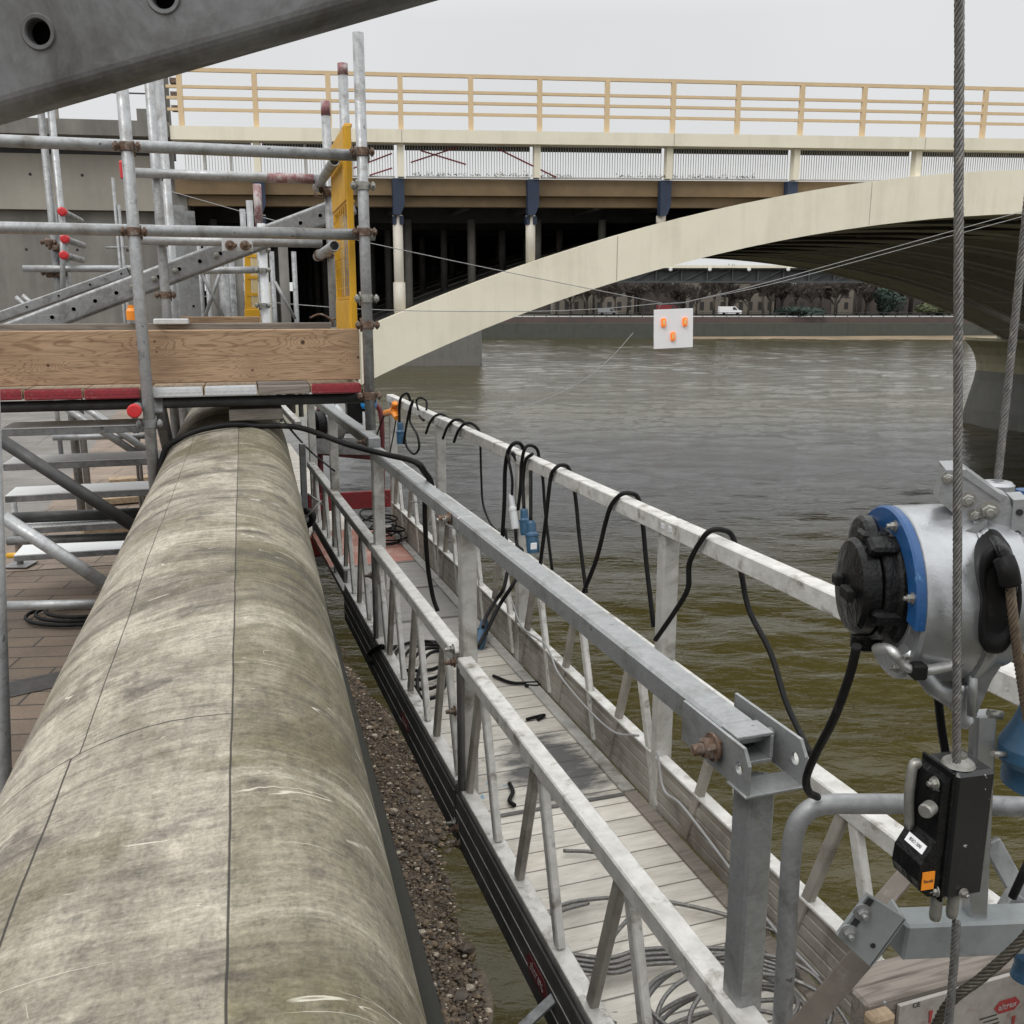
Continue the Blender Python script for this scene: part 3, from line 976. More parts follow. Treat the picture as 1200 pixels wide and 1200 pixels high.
for i in range(420):
    x = rr.choice((rr.uniform(-2.5, 1.5), rr.uniform(2.6, 6.3)))
    c = bpt(x, 10.10 + dk(x) + abs(rr.gauss(0, .035)), -.10 + rr.uniform(-.05, .05))
    d = Vector((rr.uniform(-1, 1), rr.uniform(-.4, .2), rr.uniform(-.2, 1))).normalized() * rr.uniform(.02, .06)
    q = d.orthogonal().normalized() * .012
    mb.add([c - q, c + d, c + q, c - d * .3], [(0, 1, 2, 3)])
M['weed'] = simple('dead_weed', (.07, .06, .035), .9, 0, (.04, .045, .02), 20)
stuff('dead_weeds', mb, M['weed'], 'dead weeds growing along the edge beam below the bridge grille')

# ================================================================== FAR BANK
def far(px, py, Y): return at(px, py, Y)
M['far_wall'] = streaked('far_river_wall', (.075, .078, .066), (.035, .042, .034), .85, .35, 1, .2)
M['far_top'] = streaked('far_upper_wall', (.105, .075, .066), (.06, .052, .046), .85, .1, 1, .2)
M['sand'] = simple('wet_sand', (.25, .195, .135), .9, 0, (.15, .12, .085), .12, spec=.0)
M['bank'] = simple('far_bank_ground', (.07, .062, .05), .95, 0, (.045, .048, .036), .1, spec=.0)
mb = MB()
mb.add([(-260, 211, 4.6), (420, 211, 4.6), (420, 700, 6.0), (-260, 700, 6.0)], [(0, 1, 2, 3)])
structure('far_bank', mb, M['bank'])
mb = MB()
mb.add([(30, 199, -.25), (150, 199, -.05), (150, 205.8, .75), (30, 205.8, .30)], [(0, 1, 2, 3)])
mb.add([(66, 197, -.04), (150, 195, -.04), (150, 199, .25), (60, 199.5, .2)], [(0, 1, 2, 3)])
structure('far_foreshore', mb, M['sand'])
ew = thing('embankment_wall', 'long dark embankment wall with a reddish upper course along the far bank', 'wall', (0, 206, 0))
MB().box((80, 207, 1.3), (680, 2, 3.6)).build('wall', M['far_wall'], ew)
MB().box((80, 209.5, 3.75), (680, 3, 1.3)).build('parapet', M['far_top'], ew)
mb = MB()
for k in range(150):
    mb.box((-120 + 2.6 * k, 208.6, 4.9), (.14, .14, 1.0))
mb.box((75, 208.6, 5.3), (400, .1, .12))
solo('embankment_railing', mb, M['steel_dark'], 'thin dark railing along the top of the far embankment wall', 'railing', None, (0, 208.6, 4.4))
M['terrace'] = streaked('pale_terrace_wall', (.20, .175, .145), (.10, .09, .08), .85, .15, 2, .1)
M['terrace2'] = streaked('brown_terrace_wall', (.075, .06, .052), (.05, .043, .04), .85, .15, 2, .1)
M['slate'] = simple('grey_roof_slate', (.085, .085, .09), .8, 0, (.06, .06, .065), .6)
M['pane'] = simple('dark_window_pane', (.045, .043, .042), .45)
def house(x, Y, wd, ht, mat, label, nwin):
    b = thing('terrace_house', label, 'house', (x, Y, 4.8), 0, 'houses along the far bank')
    MB().box((x, Y + 5, 4.8 + ht / 2), (wd, 10, ht)).build('wall', mat, b)
    mb = MB().prism([(-5.2, 0), (5.2, 0), (0, 2.4)], (x - wd / 2 - .1, Y + 5, 4.8 + ht + .01), (0, 1, 0), (0, 0, 1), (1, 0, 0), wd + .2)
    rf = mb.build('roof', M['slate'], b)
    MB().box((x + wd * .32, Y + 5, 4.8 + ht + 2.4), (1.0, 1.6, 1.8)).build('chimney', mat, rf)
    for i in range(nwin):
        for j in range(2):
            wx = x - wd / 2 + wd * (i + .5) / nwin
            MB().box((wx, Y - .02, 4.8 + 1.9 + j * 3.2), (wd / nwin * .42, .1, 1.9)).build('window', M['pane'], b)
houses = [(14, 228, 9, 7.0, 'terrace', 'pale far house at the left edge of the gap under the arch'), (24.5, 232, 9.5, 8.0, 'terrace', 'tall pale far house left of the hanging sign'),
          (35.5, 230, 9, 6.6, 'terrace2', 'brown far house directly behind the hanging sign'), (46.5, 231, 10, 7.6, 'terrace', 'pale far house just right of the hanging sign'),
          (57.5, 229, 9, 7.2, 'terrace', 'pale far house behind the white van'), (68.5, 233, 10, 6.4, 'terrace2', 'wide brown far house right of the white van'),
          (89, 231, 11, 6.2, 'terrace2', 'low brown far house behind the evergreen bush'), (101, 233, 9, 6.0, 'terrace2', 'last brown far house at the foot of the dark soffit')]
for h in houses:
    house(h[0], h[1], h[2], h[3], M[h[4]], h[5], 4)
cb = thing('spired_house', 'narrow pale far building with a pointed gable among bare trees', 'house', (80, 229, 4.8))
MB().box((79, 232, 9.3), (3.2, 6, 9.0)).build('tower', M['terrace'], cb)
MB().lathe((79, 232, 13.81), (0, 0, 1), [(2.3, 0), (0, 3.6)], 4, a0=PI / 4, a1=2 * PI + PI / 4).build('spire', M['slate'], cb)
for j in range(3):
    MB().box((79, 228.97, 6.8 + 2.6 * j), (.9, .1, 1.5)).build('window', M['pane'], cb)

house(8, 248, 44, 7.5, M['terrace2'], 'long low brown block behind the first far houses, left of the hanging sign', 12)
house(52, 250, 40, 8.0, M['terrace2'], 'long brown block behind the pale houses right of the hanging sign', 12)
house(96, 249, 46, 7.0, M['terrace2'], 'long brown block behind the evergreen bush', 12)
M['bark'] = simple('winter_bark', (.085, .07, .055), .9, 0, (.055, .047, .04), 1)
M['twig'] = simple('winter_twigs', (.105, .088, .075), .9, 0, (.07, .058, .05), 1)
def tree_meshes(seed):
    rr = random.Random(seed)
    tr, cr = MB(), MB()
    H = rr.uniform(10.0, 12.0)
    tr.path([Vector((0, 0, 0)), Vector((rr.uniform(-.2, .2), 0, H * .2)), Vector((rr.uniform(-.4, .4), 0, H * .42))], lambda q: .30 - .14 * q, 7)
    top = Vector((0, 0, H * .30))
    def grow(p, d, L, r, lev):
        q = p + d * L * .5 + Vector((rr.gauss(0, .06), rr.gauss(0, .06), .05)) * L
        e = p + d * L
        cr.path([p, q, e], lambda f: r * (1 - .45 * f), 4 if lev else 5, cap=False)
        if lev >= 4 or len(cr.v) > 26000: return
        for k in range(4 if lev < 3 else 3):
            nd = (d + Vector((rr.gauss(0, .5), rr.gauss(0, .5), rr.gauss(.18, .35)))).normalized()
            grow(p + (e - p) * rr.uniform(.45, 1), nd, L * rr.uniform(.58, .8), max(.045, r * .58), lev + 1)
    for k in range(7):
        a = 2 * PI * k / 3.5 + rr.uniform(-.4, .4)
        grow(top + Vector((0, 0, rr.uniform(-1.2, 1.2))), Vector((math.cos(a) * .6, math.sin(a) * .6, rr.uniform(.6, 1.1))).normalized(), H * .2, .15, 0)
    return tr, cr
protos = []
spots = [(10, 218, 'bare tree at the left end of the far bank under the arch'), (17, 220, 'bare tree before the first pale far house'), (23, 217, 'bare tree left of the hanging sign before a tall pale house'),
         (29, 219, 'bare tree just left of the hanging sign top'), (36, 221, 'bare tree rising behind the hanging sign'), (41.5, 218, 'thick bare tree right above the hanging sign corner'),
         (48, 219, 'bare tree just right of the hanging sign'), (53, 217, 'bare tree left of the white van on the far bank'), (59, 221, 'bare tree behind the white van'),
         (64, 219, 'bare tree right of the white van'), (69.5, 218, 'bare tree left of the spired far building'), (74, 221, 'bare tree close beside the spired far building'),
         (84, 219, 'bare tree right of the spired far building'), (88.5, 222, 'bare tree left of the dark evergreen bush'), (104, 220, 'last bare tree under the low end of the soffit')]
spots += [(13.5, 223, 'slim bare tree behind the leftmost two far trees'), (20, 215.5, 'bare tree close to the railing left of the sign'), (26.5, 222, 'bare tree behind the railing, second left of the sign'),
          (32.5, 216, 'bare tree close to the railing hidden partly by the sign'), (39, 223, 'bare tree in the back row above the sign'), (45, 215.5, 'bare tree close to the railing right of the sign'),
          (50.5, 223, 'bare tree in the back row left of the white van'), (56, 215.5, 'bare tree leaning over the white van'), (62, 222.5, 'bare tree in the back row behind the low hedge'),
          (66.5, 215.8, 'bare tree standing in the low dark hedge'), (72, 215.5, 'bare tree at the right end of the low dark hedge'), (77, 216, 'bare tree before the spired far building'),
          (81.5, 223, 'bare tree in the back row behind the evergreen bush'), (94, 218, 'bare tree behind the yellow green scrub'), (99, 219, 'bare tree right of the yellow green scrub')]
for i, (x, Y, lab) in enumerate(spots):
    if i < 4:
        t = thing('bare_tree', lab, 'tree', (0, 0, 0), 0, 'bare trees along the far bank')
        a, b = tree_meshes(40 + i)
        a.build('trunk', M['bark'], t); b.build('crown', M['twig'], t)
        protos.append(t)
    else:
        t = copy_tree(protos[i % 4])
        t['label'] = lab
    sc = 1 + .18 * math.sin(i * 2.3)
    t.matrix_basis = Matrix.Translation((x, Y, 4.7)) @ Matrix.Rotation(i * 1.7, 4, 'Z') @ Matrix.Scale(sc, 4)
M['evergreen'] = simple('evergreen_leaves', (.022, .042, .030), .8, 0, (.012, .024, .018), 3)
M['scrub'] = simple('scrub_leaves', (.075, .085, .035), .85, 0, (.04, .05, .02), 3)
def leafy(name, label, c, rx, rz, mat, n, seed, cat='bush'):
    rr = random.Random(seed)
    mb = MB()
    lob = [(Vector((rr.uniform(-.6, .6) * rx, rr.uniform(-.4, .4) * rx, rr.uniform(.25, .75) * rz)), rr.uniform(.4, .65)) for _ in range(9)]
    for i in range(n):
        l, q = rr.choice(lob)
        d = Vector((rr.gauss(0, 1), rr.gauss(0, 1), rr.gauss(0, 1))).normalized()
        p = Vector(c) + l + Vector((d.x * rx * q, d.y * rx * q, d.z * rz * q * .6))
        if p.z < c[2]: continue
        a = d.orthogonal().normalized() * rr.uniform(.15, .4)
        b = d.cross(a) * rr.uniform(.6, 1.1) + d * .1
        mb.add([p - a, p - b, p + a, p + b], [(0, 1, 2, 3)])
    solo(name, mb, mat, label, cat, None, c)
leafy('evergreen_bush', 'dark bushy evergreen on the far bank near the low end of the soffit', (83, 213, 4.7), 3.4, 6.2, M['evergreen'], 1500, 1)
leafy('scrub_bush', 'low yellow green scrub right of the dark evergreen on the far bank', (92, 212, 4.6), 4.6, 3.0, M['scrub'], 1500, 2)
leafy('hedge', 'low dark hedge on the far bank right of the white van', (63, 212, 4.6), 6.5, 1.8, M['evergreen'], 1300, 3, 'hedge')
def vehicle(px, Y, L, H, mat, name, label, cat):
    p = far(px, 367, Y); x = p.x; z = 4.72
    t = thing(name, label, cat, (x, Y, z))
    mb = MB()
    mb.prism([(-L / 2, .35), (L / 2, .35), (L / 2, H * .55), (L * .36, H * .62), (L * .22, H), (-L / 2 + .1, H), (-L / 2, H * .9)], (x, Y - .9, z), (1, 0, 0), (0, 0, 1), (0, 1, 0), 1.8)
    mb.build('body', mat, t)
    MB().prism([(L * .1, H * .62), (L * .31, H * .62), (L * .2, H * .92), (L * .1, H * .92)], (x, Y - .93, z), (1, 0, 0), (0, 0, 1), (0, 1, 0), .03).build('window', M['pane'], t)
    for sx in (-.3, .3):
        MB().disc((x + sx * L, Y - .85, z + .34), (0, 1, 0), .34, .22).build('wheel', M['black'], t)
vehicle(855, 210.2, 4.8, 1.9, M['white'], 'parked_van', 'white van parked on the far bank behind the railing', 'van')
vehicle(712, 210.4, 4.3, 1.45, M['silver'], 'parked_car', 'silver car parked on the far bank left of the hanging sign', 'car')
vehicle(783, 210.0, 5.0, 2.2, M['red_paint'], 'parked_minibus', 'red minibus on the far bank just above the hanging sign', 'minibus')
# girder bridge in the distance
gb = thing('girder_bridge', 'distant dark steel girder bridge with a stone pier, seen under the arch', 'bridge', (0, 115, 0))
mb = MB()
mb.box((30, 115, 9.62), (110, .5, .22)); mb.box((30, 115, 11.1), (110, .5, .2))
for k in range(37):
    x = -25 + 3 * k
    mb.bar((x, 115, 9.6), (x, 115, 11.1), .16, .3, up=(0, 1, 0))
    mb.bar((x, 115, 9.65), (x + 3, 115, 11.05), .12, .12, up=(0, 1, 0))
mb.box((30, 115.3, 10.35), (110, .06, 1.4))
mb.build('girder', simple('dark_girder_paint', (.07, .072, .075), .7, 0, (.045, .047, .05), 1), gb)
MB().box((30, 114.6, 11.36), (110, .3, .3)).build('parapet', M['cream'], gb)
for k in range(12):
    MB().lathe((-12 + 4.6 * k + 3, 114.5, 10.78), (0, 0, 1), [(.05, 0), (.22, .14), (.22, .4), (0, .42)], 10).build('lamp', M['white'], gb)
mb = MB()
mb.box((-11.4, 116.5, 4.2), (15.2, 9, 9.4))
mb.box((-11.4, 116.5, 9.1), (15.8, 9.6, .5))
mb.build('pier', M['pier_stone'], gb)

# ================================================================== SCAFFOLD TOWER straddling the river wall
UP = Vector((0, 0, 1))
T0 = 4.38
def coupler(pole_c, rail_dir, mat, parent, side=-1, name='coupler', q_=.72):
    """right-angle coupler: a band round the upright, a saddle on the ledger, two bolts with nuts"""
    mb = MB()
    c = Vector(pole_c)
    rd = Vector(rail_dir).normalized()
    out = UP.cross(rd)
    mb.lathe(c - UP * .024, UP, [(.0250, .006), (.0298, .008), (.0305, .024), (.0298, .040), (.0250, .042)], 18)
    for sx in (-1, 1):
        q = c + rd * sx * .042 + out * side * .008
        mb.box(q, (.024, .020, .030), Matrix((rd, out, UP)).transposed(), .007)
        mb.hexbolt(q + out * side * .010, out * side, .0085, .009, .010)
        mb.path([q - UP * .019, q + UP * .019], .005, 6)
    mb.lathe(c + out * .045 - rd * .028, rd, [(.0255, 0), (.031, .002), (.032, .028), (.031, .054), (.0255, .056)], 14)
    return mb.build(name, mat, parent)
tower = thing('scaffold_tower', 'galvanised tube scaffold tower with timber toe boards straddling the river wall', 'scaffold', FP.w(-.4, T0, 5.4), FP.rotz)
ST = {}
def standard(s, t, z0, z1, tip=None, parent=tower, name='standard', mat='tube', r=.02415):
    MB().tube(FP.w(s, t, z0), FP.w(s, t, z1), r).build(name, M[mat], parent)
    if tip:
        MB().tube(FP.w(s, t, z1 - tip), FP.w(s, t, z1 + .002), r + .0012, wall=.0045).build('painted_tip', M['red_tip'], parent)
def hz(s0, s1, t, z, parent=tower, name='ledger', mat='tube', r=.02415):
    MB().tube(FP.w(s0, t, z), FP.w(s1, t, z), r).build(name, M[mat], parent)
TA = T0 - .051
standard(-.41, TA, 5.4, 8.6)
standard(.537, TA, 6.44, 8.115)
standard(-.385, 5.45, 5.4, 8.9)
standard(.487, 5.40, 6.55, 8.045, .07)
p = FP.onT(403, 120, 4.95); sD = p.dot(FP.r)
standard(sD, 4.95, 6.55, FP.onT(402, 75, 4.95).z, .05)
hz(-3.2, .575, T0, 7.635)
hz(-3.2, .590, T0, 7.303)
hz(-.50, .44, 5.40, 7.655)
hz(-.50, .44, 5.40, 7.325)
MB().tube(FP.w(.17, 5.40, 7.655), FP.w(.41, 5.40, 7.655), .0253, wall=.0045).build('painted_tip', M['red_tip'], tower)
hz(-3.2, .575, T0 + .04, 6.578, name='transom', mat='steel_dark')  # dark steel colour stands in for the shade under the boards
hz(-3.2, .55, 5.40, 6.578, name='transom', mat='galv_dull')
for z in (7.585, 7.262):
    a = FP.onT(392, 188 if z > 7.5 else 288, 4.52)
    e = a + FP.d * 1.05
    MB().tube(a, e).build('transom', M['tube'], tower)
    coupler(Vector((a.x, a.y, z)) + FP.d * .86 + FP.r * .045, FP.d, M['rust'], tower)
for z, m_ in ((7.635, 'rust'), (7.303, 'rust')):
    coupler(FP.w(-.41, TA, z - .01), FP.r, M[m_], tower)
for y, m_ in ((178, 'rust'), (218, 'zinc'), (272, 'rust'), (350, 'zinc'), (381, 'rust'), (464, 'rust')):
    coupler(FP.w(.537, TA, FP.onT(425, y, TA).z), FP.r, M[m_], tower)
for z in (7.66, 7.33, 7.05):
    coupler(FP.w(-.385, 5.45, z), FP.r, M['rust'], tower)
coupler(FP.w(-.41, TA, 6.50), FP.r, M['galv_dull'], tower)
coupler(FP.w(.487, 5.40, 7.60), FP.r, M['rust'], tower)
# red end cap on a short tube pointing at the viewer
c = FP.onT(157, 482, 4.22)
mb = MB().tube(c + FP.d * .03, c + FP.d * .9)
mb.build('transom', M['galv_dull'], tower)
MB().lathe(c + FP.d * .035, -FP.d, [(.029, 0), (.029, .03), (.024, .036), (0, .037)], 20).build('end_cap', M['red'], tower)
# toe boards
def toe(s0, s1, t, z0, z1, nm='toe_board', mat='wood', parent=tower):
    MB().box(FP.w((s0 + s1) / 2, t, (z0 + z1) / 2), (abs(s1 - s0), .038, z1 - z0), FP.R, .004).build(nm, M[mat], parent)
toe(-3.2, .508, T0 + .045, 6.664, 6.893)
toe(-1.35, .47, 5.36, 6.668, 6.905, mat='wood_old')
toe(-.42, .10, 6.05, 6.70, 6.93, mat='wood')
MB().box(FP.w(.475, 4.88, 6.77), (.038, .80, .22), FP.R, .004).build('toe_board', M['wood_old'], tower)
MB().box(FP.w(-.355, 5.30, 6.915), (.17, .10, .028), FP.R, .004).build('board_clip', M['white_band'], tower)
for a in (FP.w(.40, 5.28, 6.93), FP.w(.52, 5.28, 6.92)):
    MB().path(smooth_path([a + FP.r * -.05, a + UP * .02, a + FP.r * .05, a + FP.r * .07 - UP * .03]), .006, 6).build('board_clip', M['rust'], tower)
# scaffold boards, each with its end band
edges = [(.505, .278, 'red_band', 'scaffold board with red end band, nearest the yellow gate post'),
         (.274, .050, None, 'scaffold board with bare unpainted end in the platform'),
         (.046, -.178, 'white_band', 'scaffold board with white end band next to the bare ended board'),
         (-.182, -.402, 'white_band', 'scaffold board with white end band touching the front scaffold upright'),
         (-.44, -.664, 'red_band', 'scaffold board with red end band just left of the front upright'),
         (-.668, -.895, 'red_band', 'second red banded scaffold board left of the front upright'),
         (-.90, -1.125, 'red_band', 'red banded scaffold board at the left edge of the photo')]
rr = random.Random(4)
for s1, s0_, band, lab in edges:
    jz = rr.uniform(-.003, .003)
    b = thing('scaffold_board', lab, 'board', FP.w((s0_ + s1) / 2, 4.9, 6.63), FP.rotz, 'boards of the scaffold platform')
    MB().box(FP.w((s0_ + s1) / 2, 4.91, 6.631 + jz), (s1 - s0_, 1.12, .038), FP.R, .003).build('plank', M['wood_pale'] if band else M['wood_old'], b)
    if band:
        mb = MB()
        mb.box(FP.w((s0_ + s1) / 2, 4.349, 6.631 + jz), (s1 - s0_ - .006, .004, .034), FP.R, .001)
        mb.box(FP.w((s0_ + s1) / 2, 4.37, 6.631 + jz), (s1 - s0_ - .012, .04, .0425), FP.R, .001)
        for k in range(9):
            mb.box(FP.w(s0_ + (s1 - s0_) * (k + .7) / 9.4, 4.346, 6.632 + jz), (.013, .002, .006), FP.R)
        mb.build('end_band', M[band], b)
mb = MB().box(FP.w(.035, 4.52, 6.515), (.235, .22, .05), FP.R, .004)
solo('packing_timber', mb, M['wood_old'], 'short timber packer on the coping under the scaffold boards', 'timber block', None, FP.w(.035, 4.52, 6.49), FP.rotz)
# yellow swing gate seen edge-on
gate = thing('safety_gate', 'yellow mesh safety gate seen edge on beside the tall right hand upright', 'gate', FP.w(.49, 4.47, 6.9), FP.rotz)
sg, ta, tb = .478, 4.45, 5.10
MB().box(FP.w(sg, (ta + tb) / 2, 7.61), (.012, tb - ta, .31), FP.R, .002).build('top_plate', M['yellow'], gate)
MB().box(FP.w(sg, (ta + tb) / 2, 6.95), (.012, tb - ta, .14), FP.R, .002).build('bottom_plate', M['yellow'], gate)
mb = MB()
for t in (ta, tb):
    mb.box(FP.w(sg + .014, t, 7.33), (.03, .022, .88), FP.R, .004)
for z in (6.885, 7.03, 7.45, 7.77):
    mb.box(FP.w(sg + .018, (ta + tb) / 2, z), (.034, tb - ta, .016), FP.R, .003)
mb.build('frame', M['yellow'], gate)
mb = MB()
for k in range(1, 7):
    t = ta + (tb - ta) * k / 7
    mb.path([FP.w(sg, t, 7.03), FP.w(sg, t, 7.45)], .0016, 5)
for k in range(1, 9):
    z = 7.03 + .42 * k / 9
    mb.path([FP.w(sg, ta, z), FP.w(sg, tb, z)], .0016, 5)
mb.build('mesh', M['yellow'], gate)
M['pale_post'] = simple('primrose_post', (.62, .50, .27), .6, 0, (.55, .44, .24), 8)
MB().box(FP.w(sg + .05, tb + .02, 7.33), (.05, .03, .84), FP.R, .004).build('post', M['pale_post'], gate)

def soldier(p0, p1, up, wd, dp, pitch, parent_or_thing, mat, hole_r=.014, bolts=(), name='beam', start=.08, hole_mat='hole', lip=.0):
    """hollow steel waler: front web with real holes, rounded edges and flanges going back"""
    p0, p1 = Vector(p0), Vector(p1)
    X = (p1 - p0); L = X.length; X.normalize()
    N = Vector(up).normalized()                     # N: towards the viewer
    N = (N - X * N.dot(X)).normalized()
    Y = N.cross(X)
    mb = MB()
    xs = []
    x = start
    while x < L - hole_r * 2:
        xs.append(x); x += pitch
    q = hole_r * 2.0
    rim = min(.022, wd * .14)
    h = wd / 2 - rim
    def P(a, b, c=0): return p0 + X * a + Y * b + N * c
    cuts = [0.0]
    for x in xs:
        cuts += [x - q, x + q]
    cuts.append(L)
    for i in range(len(cuts) - 1):
        a, b = cuts[i], cuts[i + 1]
        if b - a < 1e-5: continue
        if i % 2 == 0:
            mb.add([P(a, -h), P(b, -h), P(b, h), P(a, h)], [(0, 1, 2, 3)])
        else:
            xc = (a + b) / 2
            mb.add([P(a, q), P(b, q), P(b, h), P(a, h)], [(0, 1, 2, 3)])
            mb.add([P(a, -h), P(b, -h), P(b, -q), P(a, -q)], [(0, 1, 2, 3)])
            n = 24
            ring, sq = [], []
            for k in range(n):
                t = 2 * PI * k / n
                c_, s_ = math.cos(t), math.sin(t)
                ring.append(P(xc + hole_r * c_, hole_r * s_))
                m_ = max(abs(c_), abs(s_))
                sq.append(P(xc + q * c_ / m_, q * s_ / m_))
            back = [r_ - N * .012 for r_ in ring]
            mb.add(ring + sq, [(k, (k + 1) % n, n + (k + 1) % n, n + k) for k in range(n)])
            mb.add(ring + back, [(k, (k + 1) % n, n + (k + 1) % n, n + k) for k in range(n)], True)
            mb.lathe(P(xc, 0, 0), N, [(hole_r * 1.0, 0), (hole_r * 1.08, hole_r * .16), (hole_r * 1.35, hole_r * .18), (hole_r * 1.48, .0)], 28)
    for sg_ in (-1, 1):                             # rounded corner then the flange
        prev = None
        for k in range(7):
            a = PI / 2 * k / 6
            yy, zz = sg_ * (h + rim * math.sin(a)), -rim * (1 - math.cos(a))
            cur = (P(0, yy, zz), P(L, yy, zz))
            if prev: mb.add([prev[0], prev[1], cur[1], cur[0]], [(0, 1, 2, 3)], True)
            prev = cur
        e = (P(0, sg_ * wd / 2, -dp), P(L, sg_ * wd / 2, -dp))
        mb.add([prev[0], prev[1], e[1], e[0]], [(0, 1, 2, 3)])
        if lip:
            f_ = (P(0, sg_ * (wd / 2 - lip), -dp), P(L, sg_ * (wd / 2 - lip), -dp))
            mb.add([e[0], e[1], f_[1], f_[0]], [(0, 1, 2, 3)])
    ob = mb.build(name, mat, parent_or_thing)
    MB().add([P(0, -wd / 2 + .004, -dp + .003), P(L, -wd / 2 + .004, -dp + .003), P(L, wd / 2 - .004, -dp + .003), P(0, wd / 2 - .004, -dp + .003)], [(0, 1, 2, 3)]).build('back_plate', M[hole_mat], parent_or_thing)
    if bolts:
        for b in bolts:
            MB().hexbolt(P(b[0], b[1], .002), N, b[2], b[2] * .8, b[2] * .5).build('bolt', M['zinc'], parent_or_thing)
    return ob
view = lambda p: (Vector((0, 0, EYE)) - p).normalized()
# raking brace
a, b = FP.onT(-60, 418, 5.62), FP.onT(414, 238, 5.62)
rk = thing('raking_brace', 'long perforated steel brace raking up from the left behind the scaffold toe board', 'steel beam', a, FP.rotz)
soldier(a, b, -FP.d, .118, .10, .118, rk, M['galv_dull'], .0105, [(1.00, .0, .014), (1.118, 0, .014), (1.236, 0, .014), (1.472, 0, .014)])
a2, b2 = FP.onT(-60, 392, 6.6), FP.onT(150, 318, 6.6)
rk2 = thing('raking_brace', 'second steel brace behind the long one, lower left of the concrete abutment', 'steel beam', a2, FP.rotz)
soldier(a2, b2, -FP.d, .062, .08, .20, rk2, M['galv_dull'], .007)
# upright soldiers beside the rear standard
b0 = FP.onT(206, 560, 6.15); t0_ = FP.onT(202, 240, 6.15)
us = thing('upright_soldier', 'upright perforated grey steel column rising behind the scaffold platform', 'steel column', Vector((t0_.x, t0_.y, 5.4)), FP.rotz)
soldier(Vector((t0_.x, t0_.y, 5.41)), t0_, -FP.d, .125, .09, .29, us, M['galv'], .012, start=.30)
t1_ = FP.onT(219, 247, 6.5)
us2 = thing('upright_soldier', 'narrower grey steel upright just right of the perforated column', 'steel column', Vector((t1_.x, t1_.y, 5.4)), FP.rotz)
soldier(Vector((t1_.x, t1_.y, 5.41)), t1_, -FP.d, .085, .08, .30, us2, M['galv_dull'], .008)
for px, top, t, lab in ((186, 92, 5.9, 'tall scaffold tube close behind the rear upright, topped above the near beam'),):
    q = FP.onT(px, top, t)
    solo('scaffold_tube', MB().tube(Vector((q.x, q.y, 5.41)), q), M['tube'], lab, 'tube', None, Vector((q.x, q.y, 5.41)))
# sign-like plate with couplers on the mid ledger
c = FP.onT(278, 286, 5.33)
plate = thing('coupler_plate', 'small white plate with rusty couplers hung on the rear ledger', 'plate', c, FP.rotz)
MB().box(c, (.155, .006, .072), FP.R, .001).build('plate', M['white_band'], plate)
for dx in (-.036, .038):
    mb = MB()
    q = c + FP.r * dx - FP.d * .012 - UP * .008
    mb.lathe(q, -FP.d, [(.012, 0), (.026, .002), (.026, .016), (.014, .018)], 14)
    mb.box(q + FP.r * .02 - FP.d * .008, (.03, .02, .02), FP.R, .005)
    mb.hexbolt(q - FP.d * .016, -FP.d, .010, .01, .008)
    mb.build('coupler', M['rust'], plate)
# ------------------------------------------------------------------ left-hand stair flight going down behind
stair = thing('scaffold_stair', 'galvanised scaffold stair flight with chequered treads going down to the promenade', 'stair', FP.w(-.75, 5.0, 5.4), FP.rotz)
M['tread'] = None
def tread_mat():
    m, nt, p, oc = newmat('perforated_tread')
    vo = nt.nodes.new('ShaderNodeTexVoronoi')
    vo.inputs['Scale'].default_value = 46
    vo.inputs['Randomness'].default_value = 0.15
    nt.links.new(mapping(nt, oc, (1, 1.6, 1)), vo.inputs['Vector'])
    d = mrange(nt, vo.outputs['Distance'], .12, .22)
    c = mixc(nt, d, (.20, .20, .20), (.80, .81, .81))
    nt.links.new(c, p.inputs['Base Color'])
    p.inputs['Roughness'].default_value = .45
    p.inputs['Metallic'].default_value = .35
    nt.links.new(bump(nt, d, .6, .004), p.inputs['Normal'])
    return m
M['tread'] = tread_mat()
sL, sR_ = -1.06, -.405
ty = [500, 540, 577, 615, 646]
tt = [4.50, 4.78, 5.06, 5.34, 5.62]
for k in range(5):
    z = FP.onT(90, ty[k], tt[k]).z
    l, r_ = FP.onT((1, 4, 6, 26, 16)[k], ty[k], tt[k]).dot(FP.r), sR_
    c = FP.w((l + r_) / 2, tt[k] + .10, z - .016)
    tr = MB().box(c, (r_ - l, .24, .030), FP.R, .002).build('tread', M['galv_dull'], stair)
    MB().box(c + UP * .0175, (r_ - l - .004, .236, .005), FP.R, .001).build('tread_grip', M['tread'], tr)
    MB().path([FP.w(r_ - .01, tt[k] + .07, z - .01), FP.w(r_ + .035, tt[k] + .07, z - .01)], .012, 10).build('tread_pin', M['zinc'], tr)
for s in (sR_ + .03,):
    z0 = FP.onT(90, ty[0], tt[0]).z + .12
    z1 = FP.onT(90, ty[4], tt[4]).z - .55
    MB().bar(FP.w(s, tt[0] - .1, z0), FP.w(s, tt[4] + .75, z1), .04, .13, ch=.004).build('stringer', M['galv_dull'], stair)
def rod(p, q, r, mat, nm, parent):
    return MB().tube(p, q, r).build(nm, M[mat], parent)
rod(FP.onT(0, 515, 3.9), FP.onT(168, 624, 3.9), .024, 'steel_dark', 'brace', tower)
rod(FP.onT(4, 606, 3.6), FP.onT(150, 702, 3.6), .024, 'tube', 'brace', tower)
rod(FP.onT(8, 710, 3.75), FP.onT(140, 707, 3.75), .018, 'tube', 'ledger', tower)
rod(FP.onT(15, 607, 5.4), FP.onT(170, 601, 5.4), .03, 'steel_dark', 'ledger', stair)
